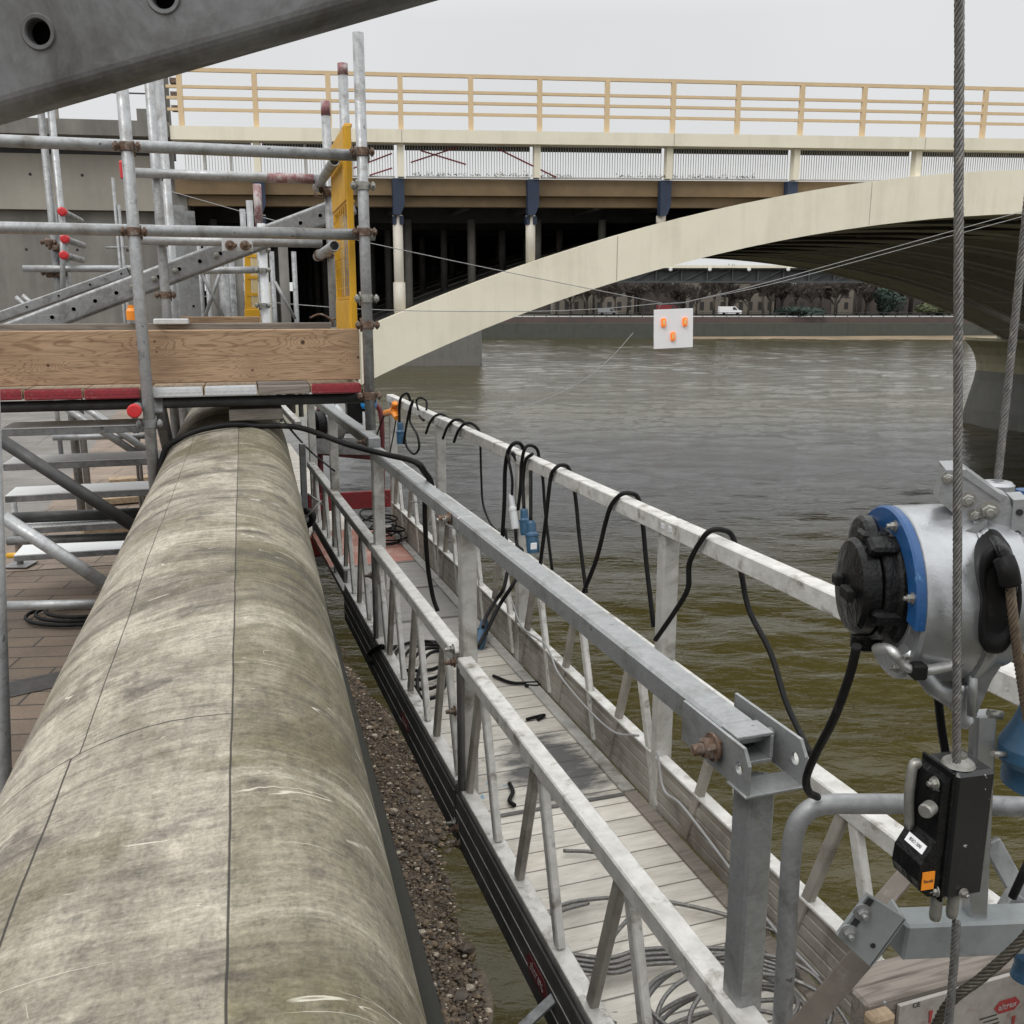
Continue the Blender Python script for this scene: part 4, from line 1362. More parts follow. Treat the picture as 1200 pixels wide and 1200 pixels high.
rod(FP.onT(8, 634, 5.5), FP.onT(160, 628, 5.5), .024, 'galv_dull', 'ledger', stair)
rod(FP.onT(30, 187 + 310, 6.8), FP.onT(166, 496, 6.8), .02, 'tube', 'ledger', stair)
rod(FP.onT(62, 513, 6.9), FP.onT(172, 511, 6.9), .02, 'tube', 'ledger', stair)
rod(FP.onT(62, 468, 6.6), FP.onT(166, 535, 6.6), .024, 'tube', 'handrail', stair)
rod(FP.onT(90, 470, 6.6), FP.onT(196, 545, 6.6), .024, 'tube', 'handrail', stair)
# big upright at the left edge
a, b = FP.onT(-11, 470, 3.15), FP.onT(5, 945, 3.15)
solo('scaffold_upright', MB().tube(b + (b - a) * 1.2, a + (a - b) * .1, .026), M['galv_dull'], 'grey scaffold upright cut by the left edge of the photo beside the stair', 'tube', None, b)
# base jack with yellow handles, planks and cable coil on the promenade
def ground(px, py): return FP.onZ(px, py, 5.412)
g0 = ground(72, 534)
bj = thing('base_jack', 'screw base jack with yellow wing handles behind the second stair tread', 'jack', g0)
MB().path([g0, g0 + UP * .95], .024, 12).build('stem', M['galv_dull'], bj)
MB().box(g0 + UP * .004, (.15, .15, .008), None, .001).build('base_plate', M['galv_dull'], bj)
for dz in (.20, .34):
    MB().path([g0 + UP * dz + Vector((.0, -.02, 0)), g0 + UP * (dz + .01) + Vector((.1, -.03, 0)), g0 + UP * dz + Vector((.2, -.02, 0))], .018, 8).build('handle', M['yellow'], bj)
g0 = ground(24, 662)
bj = thing('base_jack', 'base jack with a yellow handle near the left edge upright', 'jack', g0)
MB().path([g0, g0 + UP * .4], .02, 12).build('stem', M['galv_dull'], bj)
MB().box(g0 + UP * .004, (.15, .15, .008), None, .001).build('base_plate', M['galv_dull'], bj)
MB().path([g0 + Vector((-.07, 0, .06)), g0 + Vector((0, -.03, .07)), g0 + Vector((.07, 0, .06))], .018, 8).build('handle', M['yellow'], bj)
for (p0, p1, lab) in (((128, 568), (192, 563), 'timber plank lying on the buff paving, farthest of the planks'), ((118, 591), (178, 586), 'timber plank on the paving behind the fourth stair tread'), ((96, 628), (165, 619), 'timber plank on the paving nearest the stair foot')):
    a, b = ground(*p0), ground(*p1)
    solo('timber_plank', MB().bar(a + UP * .03, b + UP * .03, .16, .05, ch=.003), M['wood_pale'], lab, 'plank', 'planks lying on the promenade', a)
mb = MB()
cc = ground(90, 722)
for k in range(3):
    R1 = .20 - .025 * k
    pts = [cc + Vector((R1 * math.cos(2 * PI * i / 28) * 1.25 + .02 * k, R1 * math.sin(2 * PI * i / 28) * .9, .012 + .014 * k)) for i in range(29)]
    mb.path(pts, .010, 7)
solo('cable_coil', mb, M['black'], 'black cable coiled on the brown paving below the light scaffold tubes', 'cable', None, cc)
# ------------------------------------------------------------------ farther scaffolds on the promenade
fs = thing('scaffold_bay', 'far pair of scaffold uprights with rusty couplers in front of the concrete wall', 'scaffold', FP.onT(55, 380, 7.6), FP.rotz)
def upr(px, py_top, t, parent, zb=5.4, r=.0242, mat='tube', nm='standard', py_ref=None):
    q = FP.onT(px, py_top, t)
    MB().tube(Vector((q.x, q.y, zb)), q, r).build(nm, M[mat], parent)
    return q
upr(41, 60, 7.6, fs, mat='galv_dull'); upr(53, 60, 7.6, fs)
upr(62, 240, 7.7, fs, mat='galv_dull', r=.02)
rod(FP.onT(27, 315, 7.5), FP.onT(160, 315, 7.5), .0242, 'tube', 'ledger', fs)
for px, py in ((57, 284), (66, 290), (58, 320), (70, 321)):
    coupler(FP.onT(px, py, 7.55), FP.r, M['rust'], fs)
for px, py in ((73, 248), (76, 280), (75, 299)):
    q = FP.onT(px, py, 7.4)
    MB().tube(q + FP.d * .02, q + FP.d * .8).build('transom', M['galv_dull'], fs)
    MB().lathe(q + FP.d * .03, -FP.d, [(.03, 0), (.03, .05), (.02, .056), (0, .057)], 16).build('end_cap', M['red'], fs)
MB().tube(FP.onT(74, 385, 7.4), FP.onT(73, 250, 7.4), .018).build('standard', M['galv_dull'], fs)
for (p0, p1) in (((18, 348), (50, 374)), ((26, 346), (52, 368))):
    rod(FP.onT(*p0, 6.9), FP.onT(*p1, 6.9), .014, 'tube', 'loose_rod', fs)
pr_ = thing('trench_prop', 'slim prop with a red plastic cap beside the front scaffold upright', 'prop', FP.onT(148, 380, 6.4))
q = upr(147, 205, 6.4, pr_, r=.013)
MB().lathe(q - UP * .02, UP, [(.03, 0), (.032, .09), (.026, .1), (0, .1)], 16).build('end_cap', M['red'], pr_)
pr2 = thing('thin_rods', 'pair of thin upright rods with crossbars left of the red capped prop', 'rods', FP.onT(135, 380, 7.0))
for px, py in ((132, 208), (139, 240)):
    q = FP.onT(px, py, 7.0)
    MB().path([Vector((q.x, q.y, 5.42)), q], .011, 8).build('rod', M['galv_dull'], pr2)
for py in (290, 335):
    MB().path([FP.onT(124, py, 7.0), FP.onT(150, py, 7.0)], .008, 6).build('crossbar', M['galv_dull'], pr2)
oc_ = thing('orange_cone_top', 'small orange plastic cap on the rear toe board beside the front upright', 'cap', FP.onT(155, 372, 5.3))
MB().lathe(FP.onT(155, 375, 5.32), UP, [(.028, 0), (.028, .045), (.018, .06), (.018, .075), (0, .076)], 14).build('cap', M['orange'], oc_)
ff = thing('scaffold_bay', 'far scaffold bay with a small yellow gate and a red tipped upright', 'scaffold', FP.onT(300, 380, 7.4), FP.rotz)
upr(284, 245, 7.6, ff, r=.021); upr(292, 235, 7.5, ff, r=.024)
q = upr(301, 216, 7.2, ff, r=.027)
MB().tube(q - UP * .30, q + UP * .002, .0285, wall=.0045).build('painted_tip', M['red_tip'], ff)
q = FP.onT(306, 262, 7.1)
MB().tube(Vector((q.x, q.y, 5.42)), q, .028).build('standard', M['white_band'], ff)
rod(FP.onT(205, 318, 7.15), FP.onT(309, 316, 7.15), .0242, 'tube', 'ledger', ff)
for py in (293, 317, 358):
    coupler(FP.onT(308, py, 7.08), FP.r, M['zinc'], ff)
g2 = thing('safety_gate', 'smaller yellow safety gate in the far scaffold bay', 'gate', FP.onT(294, 372, 7.3), FP.rotz)
for px in (291, 299):
    q0, q1 = FP.onT(px, 374, 7.3), FP.onT(px - 1, 285, 7.3)
    MB().bar(q0, q1, .045, .03, up=FP.d, ch=.004).build('gate_post', M['yellow'] if px == 291 else M['pale_post'], g2)
for py in (300, 325, 345, 362):
    MB().bar(FP.onT(289, py, 7.29), FP.onT(302, py, 7.29), .02, .02).build('gate_rail', M['yellow'], g2)
MB().box(FP.onT(296, 370, 7.28), (.11, .02, .09), FP.R, .003).build('bottom_plate', M['yellow'], g2)
y3 = thing('yellow_post', 'narrow yellow post beside the upright steel columns', 'post', FP.onT(214, 372, 6.9))
MB().bar(FP.onT(215, 380, 6.9), FP.onT(213, 328, 6.9), .04, .03, up=FP.d, ch=.003).build('post', M['yellow'], y3)
MB().bar(FP.onT(214, 341, 6.88), FP.onT(214, 330, 6.88), .055, .05, up=FP.d, ch=.004).build('collar', M['pale_post'], y3)

fw = thing('falsework', 'cluster of grey props and braces standing in the dark opening left of the arch', 'props', FP.onT(255, 372, 13.0), FP.rotz)
rr = random.Random(31)
for i, px in enumerate((224, 231, 241, 250, 259, 268, 277, 288, 318, 331, 344)):
    t = 12.4 + rr.uniform(0, 3.0)
    q = FP.onT(px, rr.uniform(268, 296), t)
    MB().path([Vector((q.x, q.y, 5.41)), q], rr.choice((.035, .05, .07)), 8).build('prop', M['galv_dull' if i % 3 else 'col_dark'], fw)
for (p0, p1) in (((226, 300), (262, 372)), ((262, 306), (240, 372)), ((322, 330), (346, 374)), ((222, 318), (290, 317))):
    MB().path([FP.onT(*p0, 12.2), FP.onT(*p1, 12.2)], .022, 6).build('brace', M['galv_dull'], fw)

# ================================================================== SUSPENDED WORKING PLATFORM over the water
def deck_mat(name, c1, c2, stain_col, pitch, stain=(0.0, 0.0, 0.0, 0.0)):
    m, nt, p, oc = newmat(name)
    sp = nt.nodes.new('ShaderNodeSeparateXYZ')
    nt.links.new(oc, sp.inputs[0])
    fr = math_(nt, 'FRACT', math_(nt, 'DIVIDE', sp.outputs['Y'], pitch))
    gap = mrange(nt, math_(nt, 'ABSOLUTE', math_(nt, 'SUBTRACT', fr, .5)), .455, .492)
    cell = math_(nt, 'FLOOR', math_(nt, 'DIVIDE', sp.outputs['Y'], pitch))
    wn = nt.nodes.new('ShaderNodeTexWhiteNoise')
    wn.noise_dimensions = '1D'
    nt.links.new(cell, wn.inputs['W'])
    c = mixc(nt, mrange(nt, noise(nt, mapping(nt, oc, (6, 30, 6)), 1.0, 6, .7), .35, .65), c1, c2)
    c = mixc(nt, 1.0, c, mrange(nt, wn.outputs['Value'], 0, 1, .86, 1.08), 'MULTIPLY')
    gr = noise(nt, mapping(nt, oc, (7, 75, 7)), 1.0, 5, .72)
    c = mixc(nt, mrange(nt, gr, .57, .74, 0, .65), c, stain_col)
    wear = noise(nt, oc, 3.4, 7, .7, .4)
    c = mixc(nt, mrange(nt, wear, .54, .74, 0, .7), c, tuple(x * 1.9 for x in stain_col))
    spk = noise(nt, mapping(nt, oc, (14, 40, 14)), 1.0, 3, .6)
    c = mixc(nt, mrange(nt, spk, .69, .73, 0, .75), c, (.09, .075, .06))
    if stain[2]:
        dx = math_(nt, 'MULTIPLY', math_(nt, 'SUBTRACT', sp.outputs['X'], stain[0] - 1.14), 1 / stain[2])
        dy = math_(nt, 'MULTIPLY', math_(nt, 'SUBTRACT', sp.outputs['Y'], stain[1] - 2.5), 1 / stain[3])
        r2 = math_(nt, 'ADD', math_(nt, 'MULTIPLY', dx, dx), math_(nt, 'MULTIPLY', dy, dy))
        e = math_(nt, 'ADD', r2, math_(nt, 'MULTIPLY', math_(nt, 'SUBTRACT', noise(nt, mapping(nt, oc, (5, 14, 5)), 1.0, 6, .7), .5), 3.2))
        c = mixc(nt, mrange(nt, e, 1.1, .3, 0, .88), c, (.045, .047, .05))
        b = mrange(nt, noise(nt, oc, 21, 3), .60, .66)
        bx = math_(nt, 'ADD', math_(nt, 'POWER', math_(nt, 'MULTIPLY', math_(nt, 'SUBTRACT', sp.outputs['X'], .93 - 1.14), 9), 2.0), math_(nt, 'POWER', math_(nt, 'MULTIPLY', math_(nt, 'SUBTRACT', sp.outputs['Y'], 3.08 - 2.5), 6.0), 2.0))
        c = mixc(nt, math_(nt, 'MULTIPLY', b, mrange(nt, bx, 1.0, .4, 0, .8)), c, (.10, .27, .40))
    c = mixc(nt, math_(nt, 'MULTIPLY', gap, .85), c, (.06, .05, .042))
    nt.links.new(c, p.inputs['Base Color'])
    p.inputs['Roughness'].default_value = .75
    nt.links.new(bump(nt, math_(nt, 'SUBTRACT', gr, math_(nt, 'MULTIPLY', gap, 2)), .35, .004), p.inputs['Normal'])
    return m
M['deck_white'] = deck_mat('worn_white_deck_boards', (.66, .625, .56), (.50, .465, .405), (.20, .165, .125), .098)
M['deck_stain'] = deck_mat('tar_stained_deck_boards', (.58, .55, .49), (.43, .40, .35), (.19, .16, .125), .130, (1.22, 3.12, .20, .34))
M['deck_grey'] = deck_mat('grey_deck_sheet', (.36, .345, .325), (.27, .26, .245), (.15, .135, .12), .62)
SLP, SRP = .828, 1.455
ZM, ZL, ZF = 6.318, 5.828, 5.262
plat = thing('suspended_platform', 'long aluminium suspended work platform with lattice guard rails beside the river wall', 'platform', FW.w(1.14, 2.5, ZF), FW.rotz)
def wbox(s, t, z, ds, dt, dz, mat, nm, parent=plat, ch=.002):
    return MB().box(FW.w(s, t, z), (ds, dt, dz), FW.R, ch).build(nm, M[mat] if isinstance(mat, str) else mat, parent)
def wbar(s, t0, t1, ztop, wd, ht, mat, nm, parent=plat, ch=.004, dz1=0.0):
    return MB().bar(FW.w(s, t0, ztop - ht / 2), FW.w(s, t1, ztop - ht / 2 + dz1), wd, ht, ch=ch).build(nm, M[mat], parent)
# decks
def deck(t0, t1, mat, skew=.0, nm='deck'):
    mb = MB()
    a, b = .80, 1.43
    top = [FW.w(a, t0 + skew, ZF), FW.w(b, t0 - skew, ZF), FW.w(b, t1 - skew, ZF), FW.w(a, t1 + skew, ZF)]
    bot = [q - UP * .035 for q in top]
    mb.add(top + bot, [(0, 1, 2, 3), (7, 6, 5, 4), (0, 4, 5, 1), (1, 5, 6, 2), (2, 6, 7, 3), (3, 7, 4, 0)])
    return mb.build(nm, mat, plat)
deck(.35, 2.84, M['deck_white'])
deck(2.848, 4.55, M['deck_stain'])
deck(4.558, 6.25, M['deck_grey'])
deck(6.258, 7.32, M['pink_deck'])
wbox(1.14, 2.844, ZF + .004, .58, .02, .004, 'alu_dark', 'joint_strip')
# deck side angles
for (t0, t1) in ((.5, 2.84), (2.85, 4.55), (4.56, 7.3)):
    wbox(1.405, (t0 + t1) / 2, ZF + .009, .05, t1 - t0, .012, 'wood_old' if t0 < 2 else 'alu', 'deck_edge')
# right toe board: ribbed extrusion
for (t0, t1) in ((.45, 2.70), (2.74, 4.18), (4.22, 5.76), (5.80, 7.28)):
    mb = MB()
    L = t1 - t0; tc = (t0 + t1) / 2
    mb.box(FW.w(1.452, tc, 5.36), (.022, L, .185), FW.R, .002)
    for k in range(4):
        mb.box(FW.w(1.4395, tc, 5.292 + .04 * k), (.006, L, .036), FW.R, .004)
    mb.build('toe_board', M['alu_in'], plat)
    wbox(1.450, tc, 5.470, .045, L, .010, 'alu_top', 'toe_board_lip')
# left toe beam: dark outer face with thin ridges
def decal_mat(): return simple('faded_red_sticker', (.26, .035, .04), .5, 0, (.17, .03, .035), 40, (.36, .25, .24), 60, .6, .72)
M['sticker'] = decal_mat()
for (t0, t1) in ((.45, 2.96), (2.99, 4.58), (4.61, 5.55)):
    mb = MB()
    L = t1 - t0; tc = (t0 + t1) / 2
    mb.box(FW.w(.800, tc, 5.222), (.024, L, .212), FW.R, .003)
    for k, z in enumerate((5.150, 5.215, 5.28)):
        mb.box(FW.w(.7865, tc, z), (.006, L, .060), FW.R, .002)
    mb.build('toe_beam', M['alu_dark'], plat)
    wbox(.815, tc, 5.338, .05, L, .018, 'alu_top', 'toe_beam_cap')
    MB().box(FW.w(.7835, tc, 5.182), (.003, L, .0035), FW.R).build('ridge', M['alu'], plat)
    MB().box(FW.w(.7835, tc, 5.248), (.003, L, .0035), FW.R).build('ridge', M['alu'], plat)
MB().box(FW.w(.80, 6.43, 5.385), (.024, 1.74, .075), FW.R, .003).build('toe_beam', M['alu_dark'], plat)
wbox(.815, 6.43, 5.43, .05, 1.74, .016, 'alu_top', 'toe_beam_cap')
# guard rails
for (t0, t1) in ((1.272, 2.93), (2.934, 4.56)):
    wbar(SLP, t0, t1, ZM, .064, .052, 'galv', 'guard_rail', ch=.006)
wbar(SLP, 4.60, 6.15, ZM + .045, .066, .055, 'galv', 'guard_rail', ch=.006)
wbar(SLP, 6.154, 7.3, ZM + .045, .066, .055, 'galv', 'guard_rail', ch=.006)
for (t0, t1) in ((.50, 2.94), (2.99, 4.575), (4.62, 7.3)):
    wbar(SLP - .012, t0, t1, ZL, .052, .048, 'alu_top' if t0 < 4 else 'alu', 'mid_rail')
for (t0, t1) in ((-.2, 2.69), (2.70, 4.19), (4.20, 5.75), (5.755, 7.33)):
    wbar(SRP, t0, t1, ZM, .055, .056, 'alu_top', 'guard_rail')
for (t0, t1) in ((-.2, 2.69), (2.70, 7.3)):
    wbar(SRP, t0, t1, ZL, .058, .05, 'alu_top', 'mid_rail')
# posts
def post(s, t, z0, z1, wd=.05, dp=.045, mat='alu', nm='post'):
    MB().box(FW.w(s, t, (z0 + z1) / 2), (wd, dp, z1 - z0), FW.R, .005).build(nm, M[mat], plat)
post(SLP + .004, 1.225, 4.95, ZM - .0795, .048, .055, 'galv', 'end_post')
MB().box(FW.w(SLP + .0355, 1.235, 5.6), (.0145, .03, 1.27), FW.R, .003).build('post_flange', M['galv'], plat)
for t in (2.965, 4.58, 6.12, 7.28):
    post(SLP + .008, t, 5.24, ZM - .03 if t < 4.7 else ZM + .0, .055, .05, 'alu')
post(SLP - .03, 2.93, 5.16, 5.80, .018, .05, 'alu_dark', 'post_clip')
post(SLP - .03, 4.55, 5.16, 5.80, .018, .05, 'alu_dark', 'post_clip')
for t in (2.72, 4.20, 5.78, 7.28):
    post(SRP + .006, t, 5.24, ZM - .05, .058, .052, 'alu')
    MB().box(FW.w(SRP - .029, t - .045, ZM - .028), (.003, .12, .05), FW.R, .001).build('rail_clip', M['alu_top'], plat)
    for dt in (-.075, -.025):
        MB().box(FW.w(SRP - .031, t + dt, ZM - .025), (.003, .022, .018), FW.R, .001).build('rail_pin', M['white_band'], plat)
# lattice braces
def brace(s, ta_, tb_, za, zb, mat, wd=.024, dp=.034):
    MB().bar(FW.w(s, ta_, za), FW.w(s, tb_, zb), dp, wd, up=FW.r, ch=.004).build('brace', M[mat], plat)
k = 0
for ap in (.56, 1.11, 1.655, 2.20, 2.735, 3.20, 3.67, 4.13, 4.50, 5.0, 5.5, 6.0, 6.5, 7.0):
    up_, dn = ap + .165, ap - .165
    brace(SLP - .012, ap + .02, up_, ZL - .045, 5.345, 'alu_in')
    brace(SLP - .012, ap - .02, dn, ZL - .045, 5.345, 'alu_top')
for ap in (.55, 1.13, 1.72, 2.29, 2.90, 3.44, 3.94, 4.46, 4.98, 5.5, 6.02, 6.54, 7.05):
    brace(SRP - .012, ap + .02, ap + .20, ZL - .045, 5.285, 'alu_in')
    brace(SRP - .012, ap - .02, ap - .20, ZL - .045, 5.285, 'alu_top')
# joint hardware
def bolts(lst, axis, mat='rust', parent=plat, nm='bolt', r=.013):
    for q in lst:
        MB().hexbolt(q, axis, r, r * .9, r * 1.2).build(nm, M[mat], parent)
bolts([FW.w(SLP - .039, 2.97, 5.80), FW.w(SLP - .039, 2.97, 5.62), FW.w(SLP - .036, 4.6, 5.66), FW.w(.779, 2.90, 5.15), FW.w(.779, 2.92, 5.20)], -FW.r, 'rust', r=.014)
bolts([FW.w(SLP - .039, 2.98, 5.845), FW.w(.779, 2.96, 5.20)], -FW.r, 'zinc', r=.013)
bolts([FW.w(SLP - .037, 3.02, ZM - .02), FW.w(SLP - .037, 4.63, ZM + .02)], -FW.r, 'rust', r=.016)
bolts([FW.w(SLP - .052, 3.02, ZM - .025)], -FW.r, 'zinc', r=.012)
MB().box(FW.w(SLP - .050, 1.262, ZM - .030), (.010, .03, .03), FW.R, .002).build('bolt_washer', M['rust'], plat)
MB().hexbolt(FW.w(SLP - .055, 1.260, ZM - .030), -FW.r, .018, .018, .016).build('bolt', M['rust'], plat)
# clevis bracket at the near end of the guard rail
br = plat
def plate_with_hole(c, X, Y, N, poly, hole, r, th, mat, nm):
    mb = MB()
    n = 24
    ring = [(hole[0] + r * math.cos(2 * PI * k / n), hole[1] + r * math.sin(2 * PI * k / n)) for k in range(n)]
    def out(a):
        d = Vector((math.cos(a), math.sin(a)))
        best = None
        for i in range(len(poly)):
            p, q = Vector(poly[i]), Vector(poly[(i + 1) % len(poly)])
            e = q - p
            den = d.x * e.y - d.y * e.x
            if abs(den) < 1e-9: continue
            w_ = p - Vector(hole)
            t = (w_.x * e.y - w_.y * e.x) / den
            u = (w_.x * d.y - w_.y * d.x) / den
            if t > 0 and -1e-6 <= u <= 1 + 1e-6 and (best is None or t < best): best = t
        return (hole[0] + d.x * best, hole[1] + d.y * best)
    angs = sorted(set([2 * PI * k / n for k in range(n)] + [math.atan2(p[1] - hole[1], p[0] - hole[0]) % (2 * PI) for p in poly]))
    ring = [(hole[0] + r * math.cos(a), hole[1] + r * math.sin(a)) for a in angs]
    outp = [out(a) for a in angs]
    n = len(angs)
    f = lambda p, z: Vector(c) + Vector(X) * p[0] + Vector(Y) * p[1] + Vector(N) * z
    vs = [f(p, 0) for p in ring] + [f(p, 0) for p in outp] + [f(p, th) for p in ring] + [f(p, th) for p in outp]
    fs = []
    for k in range(n):
        j = (k + 1) % n
        fs += [(k, j, n + j, n + k), (2 * n + k, 3 * n + k, 3 * n + j, 2 * n + j), (n + k, n + j, 3 * n + j, 3 * n + k), (k, 2 * n + k, 2 * n + j, j)]
    mb.add(vs, fs)
    return mb.build(nm, mat, plat)
poly = [(-.052, -.062), (-.052, -.012), (-.036, .012), (.16, .012), (.16, -.062)]
for s in (SLP - .046, SLP + .058):
    plate_with_hole(FW.w(s, 1.222, ZM - .012), FW.d, UP, FW.r, poly, (-.026, -.026), .0105, .006, M['galv'], 'clevis_plate')
wbox(SLP + .006, 1.197, ZM - .0765, .110, .056, .005, 'galv', 'clevis_floor', ch=.001)
# open end of the rail box: hollow lip
mb = MB()
for (ds, dz, ws, wz) in ((0, -.003, .068, .006), (0, -.049, .068, .006), (-.032, -.026, .006, .04), (.032, -.026, .006, .04)):
    mb.box(FW.w(SLP + ds, 1.248, ZM + dz), (ws, .05, wz), FW.R, .001)
mb.build('rail_end', M['galv'], plat)
MB().box(FW.w(SLP, 1.2705, ZM - .026), (.056, .003, .038), FW.R).build('rail_end_inside', M['hole'], plat)
MB().path([FW.w(SLP - .04, 1.252, ZM - .018), FW.w(SLP + .05, 1.252, ZM - .018)], .010, 12).build('rail_end_pin', M['galv_dull'], plat)
# wing nut clamp and strap on the near toe beam
q = FW.onS(666, 1150, .83)
mb = MB()
mb.path([q - UP * .09, q + UP * .012], .007, 10)
for sx in (-1, 1):
    mb.prism([(0, 0), (.012, .002), (.034, .028), (.036, .044), (.026, .048), (.012, .03), (0, .014)], q - UP * .006 + FW.d * -.003, FW.r * sx, UP, FW.d, .006)
mb.lathe(q - UP * .012, UP, [(.013, 0), (.013, .014), (.010, .018), (0, .018)], 12)
mb.build('wing_nut', M['galv_dull'], plat)
MB().box(q - UP * .045, (.05, .05, .04), FW.R, .006).build('clamp_block', M['galv'], plat)
a = q - FW.r * .02 - UP * .025
MB().bar(a, a + FW.r * -.16 - UP * .06 - FW.d * .05, .03, .008, ch=.001).build('strap', M['galv_dull'], plat)
MB().box(q - UP * .16 + FW.r * .005, (.035, .035, .19), FW.R, .003).build('clamp_leg', M['steel_dark'], plat)

def text_mesh(body, size, origin, X, Y, mat, parent, name='lettering', depth=.0006, bold=0.0, align='CENTER'):
    cu = bpy.data.curves.new('lettering', 'FONT')
    cu.body = body; cu.size = size; cu.align_x = align; cu.align_y = 'CENTER'; cu.extrude = depth; cu.offset = bold
    tmp = bpy.data.objects.new('tmp', cu)
    COL.objects.link(tmp)
    dg = bpy.context.evaluated_depsgraph_get()
    me = bpy.data.meshes.new_from_object(tmp.evaluated_get(dg))
    X, Y = Vector(X).normalized(), Vector(Y).normalized()
    N = X.cross(Y)
    mb = MB()
    mb.add([Vector(origin) + X * v.co.x + Y * v.co.y + N * v.co.z for v in me.vertices], [tuple(p.vertices) for p in me.polygons])
    bpy.data.objects.remove(tmp); bpy.data.curves.remove(cu); bpy.data.meshes.remove(me)
    return mb.build(name, mat, parent)
def hexsign(c, X, Y, N, w_, h_, mat, parent, nm='sticker', th=.0012):
    k = h_ * .45
    return MB().prism([(-w_ / 2, 0), (-w_ / 2 + k, -h_ / 2), (w_ / 2 - k, -h_ / 2), (w_ / 2, 0), (w_ / 2 - k, h_ / 2), (-w_ / 2 + k, h_ / 2)], c, X, Y, N, th).build(nm, mat, parent)
M['ink_pale'] = simple('pale_lettering', (.42, .34, .33), .6, 0, (.33, .26, .25), 60)
for (px, py) in ((629, 1133), (474, 828)):
    q = FW.onS(px, py, .779)
    q.z = 5.215
    st = hexsign(q, -FW.d, UP, -FW.r, .17, .055, M['sticker'], plat)
    text_mesh('altrex', .044, q - FW.r * .0022, -FW.d, UP, M['ink_pale'], plat)

# ------------------------------------------------------------------ far platform beyond the corner
fp = thing('far_platform', 'farther aluminium platform with a red deck frame seen under the scaffold boards', 'platform', FW.w(.7, 8.6, 5.1), FW.rotz)
def fbar(s, t0, t1, z, wd, ht, mat, nm):
    MB().bar(FW.w(s, t0, z), FW.w(s, t1, z), wd, ht, ch=.004).build(nm, M[mat], fp)
p0 = FW.onS(345, 550, .62); 
SF = .45
fbar(SF + .0, 4.7, 12, 6.05, .05, .05, 'alu_top', 'guard_rail')
fbar(SF + .30, 7.4, 13, 6.10, .05, .05, 'alu', 'guard_rail')
fbar(SF - .02, 6.6, 12, 5.35, .04, .12, 'alu', 'toe_board')
for k in range(9):
    t = 4.75 + .75 * k
    MB().box(FW.w(SF, t, 5.65), (.04, .04, .75), FW.R, .004).build('post', M['alu'], fp)
te = FW.onZ(370, 626, 5.22).dot(FW.d)
se = FW.onZ(370, 626, 5.22).dot(FW.r)
MB().box(FW.w(se, te + 2.6, 5.195), (.62, 5.2, .05), FW.R, .003).build('deck', M['deck_white'], fp)
a, b = FW.onT(362, 612, 6.9), FW.onT(386, 653, 6.9)
MB().box(FW.w(se + .05, te - .03, 5.13), (.72, .05, .16), FW.R, .004).build('deck_frame', M['red_paint'], fp)
MB().box(FW.w(se + .05, te - .03, 5.01), (.74, .08, .075), FW.R, .004).build('deck_skirt', M['galv_dull'], fp)
MB().box(FW.w(1.13, 7.45, FW.onT(420, 586, 7.45).z), (.66, .04, .14), FW.R, .004).build('end_board', M['red_paint'], fp)
# stirrup of the far hoist in red
st = thing('hoist_stirrup', 'dark red tube stirrup with a small hoist at the far end of the platform', 'stirrup', FW.w(1.1, 7.4, 5.3), FW.rotz)
def stp(px, py, t): return FW.onT(px, py, t)
M['maroon'] = simple('maroon_paint', (.15, .025, .03), .5, 0, (.10, .02, .024), 20)
MB().path(smooth_path([stp(380, 640, 7.5), stp(376, 560, 7.5), stp(374, 470, 7.5)], 4), .022, 10).build('upright', M['maroon'], st)
MB().path(smooth_path([stp(448, 610, 7.5), stp(448, 540, 7.5), stp(447, 490, 7.5), stp(441, 475, 7.5), stp(431, 472, 7.5)], 5), .020, 10).build('upright', M['maroon'], st)
MB().bar(stp(372, 528, 7.5), stp(440, 535, 7.5), .05, .06, ch=.004).build('crossbar', M['maroon'], st)
MB().bar(stp(368, 522, 7.42), stp(436, 524, 7.42), .09, .12, ch=.004).build('cross_beam', M['galv_dull'], st)
hh = thing('far_hoist', 'small silver and black hoist on the far red stirrup', 'hoist', stp(387, 495, 7.5), FW.rotz)
c = stp(386, 496, 7.48)
MB().lathe(c - FW.r * .02, -FW.r + FW.d * -.3, [(0, -.10), (.14, -.10), (.15, -.08), (.15, .02), (.13, .05), (0, .05)], 22).build('drum', M['silver'], hh)
MB().lathe(c - FW.r * .07 - FW.d * .02, -FW.r + FW.d * -.3, [(0, -.02), (.10, -.02), (.11, 0), (.11, .06), (.08, .08), (0, .08)], 20).build('end_cap', M['black_gloss'], hh)
MB().box(c + FW.r * .17, (.20, .16, .16), FW.R, .02).build('gearbox', M['silver'], hh)
MB().path([c + FW.r * .05, c + FW.r * .05 + UP * .3], .005, 6).build('rope', M['rope'], hh)
fb = thing('control_box', 'black control box with a bright blue socket beside the far hoist', 'control box', stp(425, 485, 7.3), FW.rotz)
c = stp(418, 480, 7.3)
MB().box(c, (.16, .12, .20), FW.R, .012).build('box', M['black'], fb)
M['blue_bright'] = simple('bright_blue_plastic', (.03, .26, .62), .4, 0, (.025, .22, .52), 30)
MB().lathe(stp(432, 478, 7.22) , UP - FW.d * .1, [(0, 0), (.055, 0), (.062, .02), (.06, .10), (.05, .12), (0, .12)], 16).build('socket', M['blue_bright'], fb)
MB().path([stp(432, 482, 7.24), stp(433, 520, 7.24)], .05, 12).build('pipe', M['white_band'], fb)
